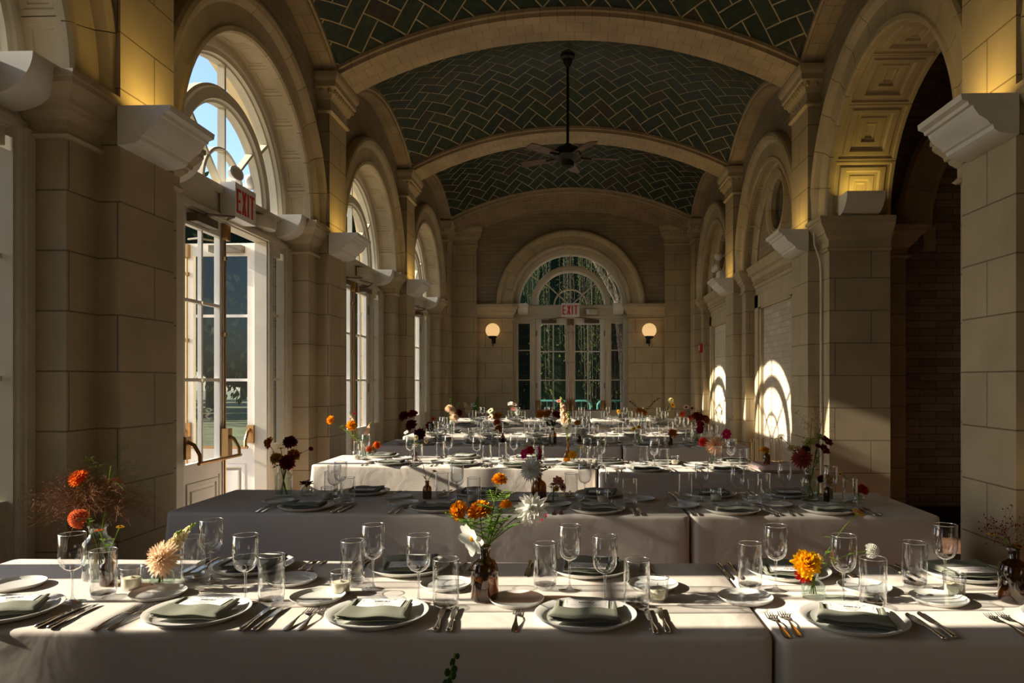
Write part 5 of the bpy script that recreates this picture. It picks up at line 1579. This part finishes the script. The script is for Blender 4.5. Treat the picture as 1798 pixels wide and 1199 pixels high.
def arrange(k, vk, vx, vy, vlabel, items, short, group=None, lift=0.0):
    """vx, vy: pixel of the vase's foot for the first three tables, else metres"""
    if k <= 3: X, Y = px(vx, vy)
    else: X = vx * SC; Y = front(k, X)[0] + vy
    if lift: X, Y = pz(vx, 800, 5.36).x, 5.36
    b, H = vase(vk, X, Y, vlabel, k, lift=lift)
    r = random.Random(int(abs(vx) * 7) + k)
    for n, it in enumerate(items):
        kind, col, size, ix, iy, dy, desc = it[:7]
        kw = dict(it[7]) if len(it) > 7 else {}
        tip = pz(ix, iy, Y + dy)
        nr = {'amber_big': .012, 'amber_small': .008, 'amber_tall': .008, 'clear_big': .022, 'bud': .010, 'jar': .022}[vk]
        a = math.atan2(tip.y - b.y, tip.x - b.x)
        q = min(1.0, math.hypot(tip.x - b.x, tip.y - b.y) / .06)
        mouth = b + Vector((nr * q * math.cos(a), nr * q * math.sin(a), H))
        foot = b + Vector((-nr * q * math.cos(a) + r.uniform(-.004, .004), -nr * q * math.sin(a) + r.uniform(-.004, .004), 0.012))
        flower(kind, col, size, foot, mouth, tip, '%s in the %s' % (desc, short), **kw)
F_ = dict(fern=True, leaves=9)
# front table
arrange(1, 'clear_big', 172, 1016, 'clear glass bottle vase of orange zinnias and grasses on the front table', [
    ('zinnia', 'orange', .037, 137, 838, -.02, 'bright orange zinnia held highest', dict(face=(-.15, -.75, .75), leaves=1)),
    ('zinnia', 'coral', .033, 200, 846, .03, 'coral zinnia seen from its side', dict(face=(0, .1, 1), leaves=3)),
    ('ball', 'coral', .036, 138, 910, -.05, 'coral red ball zinnia leaning low', dict(face=(-.8, -.5, .5))),
    ('grass', 'tan', .17, 150, 880, 0, 'brown airy grass panicle, lower one', dict(stemmat='brownstem', nf=80)),
    ('grass', 'tan', .18, 185, 868, .02, 'brown airy grass panicle, middle one', dict(stemmat='brownstem', nf=80)),
    ('grass', 'tan', .16, 120, 868, .03, 'brown airy grass panicle, window side one', dict(stemmat='brownstem', nf=64)),
    ('grass', 'tan', .13, 195, 818, .0, 'brown airy grass panicle, tallest one', dict(stemmat='stem', nf=20)),
    ('grass', 'tan', .14, 215, 890, .0, 'brown airy grass panicle, arch side one', dict(stemmat='brownstem', nf=50))], 'clear bottle of the front table')
arrange(1, 'amber_small', 190, 1027, 'small amber bottle half hidden behind a water glass on the front table', [
    ('small', 'orange', .0135, 174, 931, -.02, 'small orange edged daisy, paler one', dict(face=(0, -.1, 1))),
    ('small', 'gold', .0135, 211, 925, 0, 'small dark eyed golden daisy', dict(face=(.1, -.2, 1)))], 'small half hidden amber bottle')
arrange(1, 'bud', 285, 1029, 'low clear bud vase with a cream dahlia on the front table', [
    ('dahlia', 'blush', .064, 284, 981, -.045, 'large cream blush dahlia', dict(face=(-.15, -.95, .3), leaves=0)),
    ('spike', 'cream', .021, 345, 917, .01, 'cream snapdragon stem arching out', dict(nf=14, leaves=2, stemr=.0022)),
    ('spike', 'cream', .024, 318, 930, .0, 'shorter cream snapdragon stem', dict(nf=9, leaves=0, stemr=.0022))], 'low bud vase of the front table')
arrange(1, 'amber_big', 851, 1053, 'large amber apothecary bottle of marigolds in the middle of the front table', [
    ('pompon', 'marigold', .030, 802, 896, -.01, 'orange marigold, lowest toward the windows', dict(face=(-.45, -.8, .25), **F_)),
    ('pompon', 'marigold', .038, 841, 893, .01, 'widest orange marigold', dict(face=(-.25, -.4, .9), **F_)),
    ('pompon', 'marigold', .025, 877, 839, .03, 'highest orange marigold', dict(face=(.1, -.35, 1), **F_)),
    ('pompon', 'marigold', .021, 889, 884, .02, 'small half open orange marigold', dict(face=(.1, -.2, 1), **F_)),
    ('cosmos', 'white', .052, 829, 946, -.05, 'white cosmos flower drooping at the neck', dict(face=(-.65, -.7, -.25), leaves=1)),
    ('shaggy', 'white', .052, 934, 893, .0, 'shaggy white double cosmos leaning out', dict(face=(.15, -.8, .25), leaves=3, fern=True)),
    ('cosmos', 'magenta', .036, 941, 906, .05, 'dark pink cosmos behind the shaggy white one', dict(face=(.2, -.5, -.6), leaves=0)),
    ('sprig', 'lime', .030, 862, 925, -.02, 'leafy green sprig, lower', dict(nf=9)),
    ('sprig', 'lime', .026, 893, 868, .03, 'leafy green sprig, upper', dict(nf=14)),
    ('sprig', 'lime', .022, 898, 905, .0, 'leafy green sprig, arch side', dict(nf=14))], 'large amber bottle of the front table')
arrange(1, 'bud', 1428, 1050, 'low clear bud vase with a yellow marigold on the front table', [
    ('pompon', 'yellow', .042, 1417, 988, -.03, 'big bright yellow marigold', dict(face=(-.1, -.85, .5), leaves=0)),
    ('dahlia', 'red', .032, 1412, 1010, -.01, 'red dahlia tucked under the yellow marigold', dict(face=(-.3, -.7, -.2), leaves=0)),
    ('umbel', 'tan', .022, 1507, 900, .02, 'tan seed head on the tallest stem', dict(face=(.4, -.3, 1), leaves=2)),
    ('ball', 'white', .025, 1531, 967, .0, 'white pompon flower on an arching stem', dict(face=(.9, -.3, .1), leaves=3)),
    ('umbel', 'tan', .015, 1441, 978, .04, 'small tan seed head behind the yellow marigold', dict(leaves=3))], 'low bud vase with yellow marigold')
arrange(1, 'amber_big', 1780, 1056, 'amber bottle with spent brown flowers at the arch end of the front table', [
    ('small', 'gold', .017, 1742, 938, .0, 'golden orange daisy facing up', dict(face=(0, .1, 1), leaves=1)),
    ('small', 'rust', .019, 1790, 960, .0, 'rust and yellow daisy', dict(face=(.1, -.3, 1), leaves=3)),
    ('twig', 'maroon', .10, 1762, 935, .02, 'fine red berried spray, taller', dict(stemmat='brownstem', nf=26)),
    ('twig', 'maroon', .08, 1770, 962, .0, 'fine red berried spray, shorter', dict(stemmat='brownstem', nf=14))], 'amber bottle at the arch end of the front table')
# second table
arrange(2, 'clear_big', 498, 872, 'clear glass bottle of rust and maroon marigolds on the second table', [
    ('pompon', 'maroon', .044, 509, 774, .02, 'dark maroon marigold, highest'), ('pompon', 'rust', .036, 470, 777, .0, 'rust marigold, window side', dict(face=(-.7, -.5, .3))),
    ('pompon', 'tan', .038, 483, 803, -.02, 'tan orange marigold, low'), ('pompon', 'darkred', .044, 504, 811, -.04, 'dark red marigold, front of the bunch'),
    ('pompon', 'rust', .038, 516, 797, .0, 'rust orange marigold, arch side'), ('small', 'rust', .020, 493, 787, .03, 'small rust daisy', dict(face=(0, 0, 1))),
    ('small', 'maroon', .016, 546, 788, .0, 'small maroon daisy on a long side stem', dict(leaves=3)), ('sprig', 'lime', .02, 480, 822, 0, 'dark leafy sprig', dict(leafmat='dkleaf', nf=8))], 'clear bottle of the second table')
arrange(2, 'bud', 539, 870, 'low clear bud vase with a maroon cosmos on the second table', [('cosmos', 'maroon', .043, 538, 850, -.01, 'flat dark maroon cosmos', dict(face=(0, -.15, 1), leaves=0))], 'low bud vase of the second table, window end')
arrange(2, 'amber_small', 750, 876, 'small amber bottle with two thin stems on the second table', [('small', 'pink', .017, 763, 827, .0, 'faded pink bud', dict(face=(.2, -.2, 1), leaves=2)), ('twig', 'maroon', .05, 742, 812, .0, 'thin seed stem', dict(nf=5)), ('sprig', 'lime', .022, 743, 835, 0, 'short leaf stem', dict(nf=5))], 'small amber bottle of the second table')
arrange(2, 'amber_big', 946, 884, 'large dark amber bottle with a white dahlia on the second table', [
    ('dahlia', 'white', .072, 932, 824, -.05, 'big spiky white dahlia', dict(face=(-.35, -.85, .2), leaves=0)), ('zinnia', 'red', .028, 931, 790, .02, 'small red zinnia', dict(face=(0, -.7, .5))),
    ('cosmos', 'magenta', .030, 921, 797, .02, 'magenta cosmos', dict(face=(-.5, -.5, .3))), ('spike', 'magenta', .018, 948, 770, .02, 'magenta snapdragon stem', dict(nf=12)),
    ('umbel', 'cream', .030, 925, 782, .06, 'pale cream yarrow'), ('sprig', 'lime', .024, 962, 824, .0, 'dark leaf stem leaning', dict(leafmat='dkleaf', nf=10)), ('sprig', 'lime', .022, 945, 800, 0, 'upright dark leaf stem', dict(leafmat='dkleaf', nf=10))], 'large amber bottle of the second table')
arrange(2, 'bud', 972, 883, 'low clear bud vase of small pink flowers on the second table', [
    ('cosmos', 'pink', .034, 980, 845, .0, 'faded pink cosmos'), ('small', 'pink', .024, 988, 855, -.02, 'small pink daisy'), ('small', 'gold', .018, 977, 858, -.03, 'small golden daisy'), ('sprig', 'lime', .022, 965, 855, 0, 'leafy stem', dict(leafmat='dkleaf', nf=6)),
    ('small', 'pink', .022, 972, 850, .02, 'tiny pink daisy')], 'low bud vase beside the large amber bottle')
arrange(2, 'clear_big', 1422, 879, 'clear glass bottle of dark mixed flowers on the second table', [
    ('dahlia', 'rose', .062, 1408, 805, -.05, 'big rose red dahlia', dict(face=(-.2, -.95, .1), leaves=0)), ('umbel', 'lime', .032, 1424, 775, .0, 'green yarrow head, middle'), ('umbel', 'lime', .030, 1440, 767, .02, 'green yarrow head, highest'),
    ('umbel', 'lime', .026, 1417, 779, .03, 'green yarrow head, window side'), ('umbel', 'tan', .024, 1371, 768, .0, 'tan scabiosa on a long stem, highest'), ('umbel', 'tan', .024, 1389, 787, .0, 'tan scabiosa, middle stem'), ('umbel', 'tan', .02, 1401, 787, .0, 'tan scabiosa, short stem'),
    ('cosmos', 'maroon', .036, 1452, 775, .0, 'maroon cosmos, highest'), ('cosmos', 'maroon', .036, 1447, 790, -.02, 'maroon cosmos, lower'), ('pompon', 'maroon', .026, 1415, 787, .03, 'small maroon marigold behind the dahlia'),
    ('small', 'maroon', .02, 1437, 783, 0, 'small maroon daisy'), ('twig', 'maroon', .14, 1424, 748, .03, 'tall fine seed spray', dict(stemmat='brownstem', nf=14)), ('twig', 'maroon', .16, 1445, 735, .03, 'tallest fine seed spray', dict(stemmat='brownstem', nf=18))], 'clear bottle of the second table, arch end')
arrange(2, 'amber_small', 1454, 880, 'small dark amber bottle with an orange marigold on the second table', [('pompon', 'gold', .034, 1456, 839, -.01, 'orange marigold', dict(face=(.1, -.8, .5))), ('pompon', 'maroon', .022, 1441, 840, .0, 'small maroon marigold'), ('small', 'rust', .018, 1450, 818, .0, 'small rust daisy on a stem', dict(face=(0, 0, 1)))], 'small amber bottle of the second table, arch end')
arrange(2, 'bud', 1507, 882, 'low clear bud vase of red flowers at the arch end of the second table', [('zinnia', 'red', .034, 1514, 858, .0, 'red zinnia low in the vase', dict(face=(.2, -.6, .5))), ('zinnia', 'rust', .03, 1521, 862, .02, 'rust red zinnia'), ('sprig', 'lime', .02, 1500, 862, 0, 'leafy stem', dict(leafmat='dkleaf', nf=8)), ('small', 'tan', .014, 1475, 832, .0, 'tan bud on a long thin stem')], 'low bud vase at the arch end of the second table')
# third table
arrange(3, 'jar', 634, 803, 'clear jar of yellow marigolds at the window end of the third table', [
    ('pompon', 'marigold', .040, 579, 737, .0, 'golden marigold on the longest side stem', dict(face=(-.4, -.8, .2), leaves=4, fern=True)), ('pompon', 'marigold', .046, 616, 746, -.02, 'largest golden marigold', dict(face=(-.1, -.9, .3))),
    ('spike', 'peach', .024, 613, 722, .02, 'peach snapdragon, upright', dict(nf=14)), ('spike', 'peach', .024, 652, 740, .0, 'peach snapdragon, arch side', dict(nf=14)), ('small', 'maroon', .022, 622, 726, .0, 'small maroon daisy'),
    ('sprig', 'lime', .035, 595, 750, 0, 'leafy stem, window side', dict(nf=14)), ('sprig', 'lime', .032, 640, 765, 0, 'leafy stem, low', dict(nf=12)), ('sprig', 'lime', .032, 625, 760, 0, 'leafy stem, middle', dict(nf=12))], 'jar of the third table')
arrange(3, 'bud', 650, 802, 'low bud vase of two orange flowers on the third table', [('pompon', 'orange', .034, 647, 788, -.02, 'orange marigold, lower'), ('pompon', 'orange', .034, 662, 781, .0, 'orange marigold, higher', dict(face=(.3, -.8, .3)))], 'low bud vase of the third table, window end')
arrange(3, 'amber_small', 728, 809, 'small amber bottle with white daisies on the third table', [('ball', 'cream', .024, 730, 768, 0, 'cream ball flower'), ('small', 'white', .022, 713, 759, 0, 'small white daisy'), ('small', 'blush', .022, 729, 782, -.01, 'small blush daisy'), ('small', 'peach', .02, 748, 775, 0, 'small peach daisy')], 'small amber bottle of the third table, window end')
arrange(3, 'amber_tall', 997, 811, 'tall necked amber bottle with a peach snapdragon on the third table', [
    ('spike', 'blush', .043, 985, 697, .02, 'tall peach and yellow snapdragon', dict(nf=34, stemr=.003)), ('spike', 'cream', .038, 998, 722, -.02, 'second peach snapdragon', dict(nf=22, stemr=.003)), ('cosmos', 'white', .050, 995, 752, -.04, 'white cosmos with yellow eye', dict(face=(0, -.95, .2))),
    ('small', 'pink', .022, 981, 704, 0, 'small pink flower')], 'tall necked amber bottle')
arrange(3, 'bud', 1008, 813, 'low bud vase with a golden flower on the third table', [('zinnia', 'gold', .040, 1005, 798, -.02, 'golden orange zinnia', dict(face=(-.2, -.8, .5))), ('cosmos', 'cream', .028, 1025, 790, 0, 'cream cosmos'), ('small', 'yellow', .022, 1019, 785, 0, 'small yellow daisy')], 'low bud vase beside the tall amber bottle')
arrange(3, 'jar', 1252, 812, 'clear jar with a huge peach dahlia on the third table', [
    ('dahlia', 'peach', .085, 1255, 782, -.05, 'huge peach pink dahlia', dict(face=(0, -.95, .2), leaves=0)), ('cosmos', 'magenta', .045, 1275, 762, .02, 'magenta cosmos on a long stem', dict(face=(.3, -.9, .1))), ('zinnia', 'red', .042, 1234, 776, .0, 'red cosmos like zinnia', dict(face=(-.5, -.8, .1))),
    ('umbel', 'lightgreen', .014, 1254, 748, 0, 'small green seed head, middle'), ('umbel', 'cream', .018, 1286, 732, 0, 'small pale seed head, highest')], 'jar with the huge dahlia')
arrange(3, 'amber_small', 1346, 818, 'small amber bottle with an orange flower at the arch end of the third table', [('pompon', 'gold', .036, 1343, 789, 0, 'orange gold marigold', dict(face=(0, -.3, 1)))], 'small amber bottle of the third table, arch end', lift=0.047)
# fourth to last tables: (x, y) in metres along and from the table front, blooms by pixel
arrange(4, 'jar', -1.75, .42, 'glass jar of maroon dahlias at the window end of the fourth table', [('pompon', 'maroon', .06, 708, 729, 0, 'maroon dahlia, window side'), ('pompon', 'darkred', .055, 724, 725, 0, 'dark red dahlia, highest'), ('pompon', 'maroon', .065, 720, 745, -.03, 'maroon dahlia, low'), ('pompon', 'maroon', .065, 737, 763, -.05, 'big maroon globe hanging low'), ('pompon', 'darkred', .055, 757, 748, 0, 'dark red globe on the long stem'), ('small', 'orange', .03, 760, 735, 0, 'small orange daisy')], 'jar at the window end of the fourth table')
arrange(4, 'amber_small', -.80, .42, 'small amber bottle of rust marigolds on the fourth table', [('pompon', 'rust', .05, 873, 729, 0, 'rust marigold, highest'), ('pompon', 'orange', .04, 872, 740, 0, 'orange marigold, middle'), ('pompon', 'rust', .045, 874, 752, -.03, 'rust marigold, lowest')], 'small amber bottle of the fourth table')
arrange(4, 'amber_big', -.24, .30, 'amber bottle of pale green foliage on the fourth table', [('sprig', 'lime', .05, 958, 742, 0, 'grey green leafy stem', dict(leafmat='dkleaf', nf=14)), ('sprig', 'lime', .05, 975, 738, 0, 'second leafy stem', dict(leafmat='dkleaf', nf=14)), ('cosmos', 'white', .04, 973, 735, 0, 'white cosmos'), ('pompon', 'darkred', .045, 978, 727, 0, 'dark red marigold')], 'amber bottle of foliage')
arrange(4, 'amber_small', 0.05, .42, 'amber bottle with a white orchid like flower on the fourth table', [('shaggy', 'white', .05, 1023, 759, 0, 'white drooping flower', dict(face=(.4, -.7, .2))), ('pompon', 'gold', .038, 1014, 741, 0, 'round golden marigold')], 'small amber bottle at the middle of the fourth table')
arrange(4, 'amber_small', 1.02, .32, 'amber bottle with a rust dahlia on the fourth table', [('dahlia', 'rust', .06, 1181, 760, 0, 'rust dahlia', dict(face=(0, -.8, .5)))], 'amber bottle with the rust dahlia')
arrange(4, 'clear_big', 1.32, .45, 'clear bottle of red amaranth and dahlias on the fourth table', [('zinnia', 'darkred', .07, 1225, 730, 0, 'dark red zinnia, highest'), ('pompon', 'red', .05, 1231, 745, 0, 'crimson marigold'), ('spike', 'magenta', .04, 1230, 722, .02, 'crimson spike', dict(nf=20)), ('ball', 'magenta', .045, 1229, 755, -.04, 'magenta ball flower'), ('pompon', 'rust', .05, 1240, 735, 0, 'rust marigold'), ('small', 'peach', .04, 1205, 715, 0, 'peach daisy, highest'), ('small', 'peach', .04, 1215, 717, 0, 'peach daisy, arch side'), ('grass', 'tan', .2, 1255, 735, 0, 'brown grass spray', dict(stemmat='brownstem', nf=24))], 'clear bottle with amaranth')
arrange(4, 'bud', .70, .44, 'low bud vase of yellow flowers on the fourth table', [('small', 'yellow', .03, 1113, 753, 0, 'yellow daisy, window side'), ('small', 'yellow', .03, 1122, 750, 0, 'yellow daisy, arch side')], 'low bud vase with yellow daisies')
arrange(5, 'jar', -1.62, .40, 'glass jar of peach dahlias on the fifth table', [('dahlia', 'blush', .065, 789, 716, 0, 'blush dahlia, highest'), ('dahlia', 'blush', .065, 797, 722, 0, 'blush dahlia, middle'), ('dahlia', 'blush', .065, 798, 732, -.04, 'blush dahlia, lowest'), ('pompon', 'maroon', .05, 806, 724, 0, 'maroon dahlia'), ('sprig', 'lime', .06, 790, 702, 0, 'dark leaf stem', dict(leafmat='dkleaf', nf=12)), ('sprig', 'lime', .06, 805, 708, 0, 'second dark leaf stem', dict(leafmat='dkleaf', nf=12))], 'jar of the fifth table')
arrange(5, 'amber_small', -.95, .40, 'small amber bottle with peach and rust flowers on the fifth table', [('small', 'cream', .045, 861, 721, 0, 'cream daisy'), ('ball', 'rust', .05, 873, 729, 0, 'rust ball dahlia'), ('small', 'blush', .045, 861, 732, 0, 'blush daisy')], 'small amber bottle of the fifth table')
arrange(5, 'amber_small', 1.55, .40, 'small bottle with peach daisies at the arch end of the fifth table', [('zinnia', 'coral', .05, 1212, 733, 0, 'coral zinnia, low'), ('zinnia', 'coral', .05, 1198, 727, 0, 'coral zinnia, window side')], 'small bottle at the arch end of the fifth table')
arrange(6, 'jar', -1.55, .40, 'glass jar of cream snapdragons on the sixth table', [('spike', 'cream', .05, 812, 702, 0, 'cream snapdragon, window side', dict(nf=18)), ('spike', 'lime', .05, 839, 697, 0, 'green snapdragon, tallest', dict(nf=18)), ('cosmos', 'white', .06, 832, 711, 0, 'white cosmos'), ('dahlia', 'blush', .07, 823, 719, -.03, 'blush dahlia')], 'jar of the sixth table')
arrange(6, 'amber_small', -.35, .40, 'small amber bottle of red dahlias on the sixth table', [('pompon', 'rust', .07, 947, 727, 0, 'rust dahlia, window side'), ('pompon', 'rust', .07, 960, 725, 0, 'rust dahlia, middle'), ('dahlia', 'darkred', .08, 977, 727, 0, 'dark red dahlia')], 'small amber bottle of the sixth table')
arrange(6, 'clear_big', 1.02, .36, 'clear bottle of orange zinnias and long green stems on the sixth table', [('zinnia', 'rust', .07, 1123, 721, 0, 'rust zinnia, window side'), ('zinnia', 'rust', .07, 1130, 724, 0, 'rust zinnia, arch side'), ('sprig', 'lime', .06, 1157, 700, 0, 'long green leafy stem', dict(leafmat='dkleaf', nf=18)), ('sprig', 'lime', .06, 1107, 706, 0, 'arching green leafy stem', dict(leafmat='dkleaf', nf=16))], 'clear bottle of the sixth table')
arrange(7, 'amber_small', -1.12, .36, 'small amber bottle of white cosmos on the last table', [('cosmos', 'white', .055, 896, 709, 0, 'white cosmos, highest'), ('cosmos', 'blush', .05, 903, 710, 0, 'blush cosmos'), ('cosmos', 'pink', .05, 901, 718, 0, 'pink cosmos'), ('shaggy', 'white', .06, 909, 724, 0, 'white double cosmos')], 'small amber bottle of the last table, window end')
arrange(7, 'amber_small', .80, .36, 'small amber bottle of yellow snapdragon on the last table', [('spike', 'yellow', .04, 1084, 720, 0, 'yellow orange spike', dict(nf=14))], 'small amber bottle with the yellow spike')
arrange(7, 'clear_big', 1.60, .36, 'clear bottle of cream roses and sunflowers on the last table', [('ball', 'cream', .055, 1178, 703, 0, 'cream ball flower, highest'), ('small', 'gold', .06, 1181, 711, 0, 'dark eyed sunflower'), ('pompon', 'cream', .05, 1174, 717, 0, 'cream marigold'), ('zinnia', 'rust', .05, 1170, 727, 0, 'rust zinnia, low'), ('zinnia', 'rust', .045, 1163, 732, 0, 'rust zinnia, lowest')], 'clear bottle of the last table')
# the sprig standing just under the camera
b, H = vase('amber_big', -0.155, 0.66, 'amber bottle below the camera holding a green bud stalk', 0)
tip = pz(800, 1147, 0.72)
flower('spike', 'lime', .019, b + Vector((0, 0, .012)), b + Vector((.005, 0, H)), tip, 'green snapdragon bud stalk rising at the very bottom of the picture', leafmat='dkleaf', nf=30, leaves=3)

# gold stands and an amber bottle stand on a low pink riser at the end of the third table
mb = MB(); rslab(mb, 1.33, 1.625, 5.19, 5.60, TZ + 0.0015, TZ + 0.046, rnd_=0.006, nx=16, ny=16)
tag(mb.build('pink_riser', 'pink', smooth=50), 'low dusty pink cloth covered riser at the arch end of the third table', 'riser')
for i, q in enumerate([1321, 1330, 1341, 1354, 1364, 1370]):
    Yq = [5.66, 5.70, 5.50, 5.54, 5.50, 5.56][i]
    p = pz(q, 772, Yq); x_, y_ = p.x, p.y
    zb = TZ + (0.046 if x_ > 1.35 and Yq < 5.59 else 0.0); zt_ = p.z
    mb = MB()
    mb.lathe([(0.001, 0.0005), (0.024, 0.0005), (0.024, 0.004), (0.005, 0.006), (0.001, 0.006)], 16, (x_, y_, zb))
    for sg in (-1, 1):
        mb.tube([(x_ + sg * .006, y_, zb + .004), (x_ + sg * .006, y_, zt_ - .02), (x_ + sg * .011, y_, zt_ - .01), (x_ + sg * .012, y_, zt_ + .003), (x_ + sg * .006, y_, zt_ + .012), (x_, y_, zt_ + .010)], 0.0028, 6)
    tag(mb.build('number_stand', 'gold'), 'gold wire number stand, arch end of the third table, %s from the windows' % ORD[i], 'stand', 'gold stands on the third table')
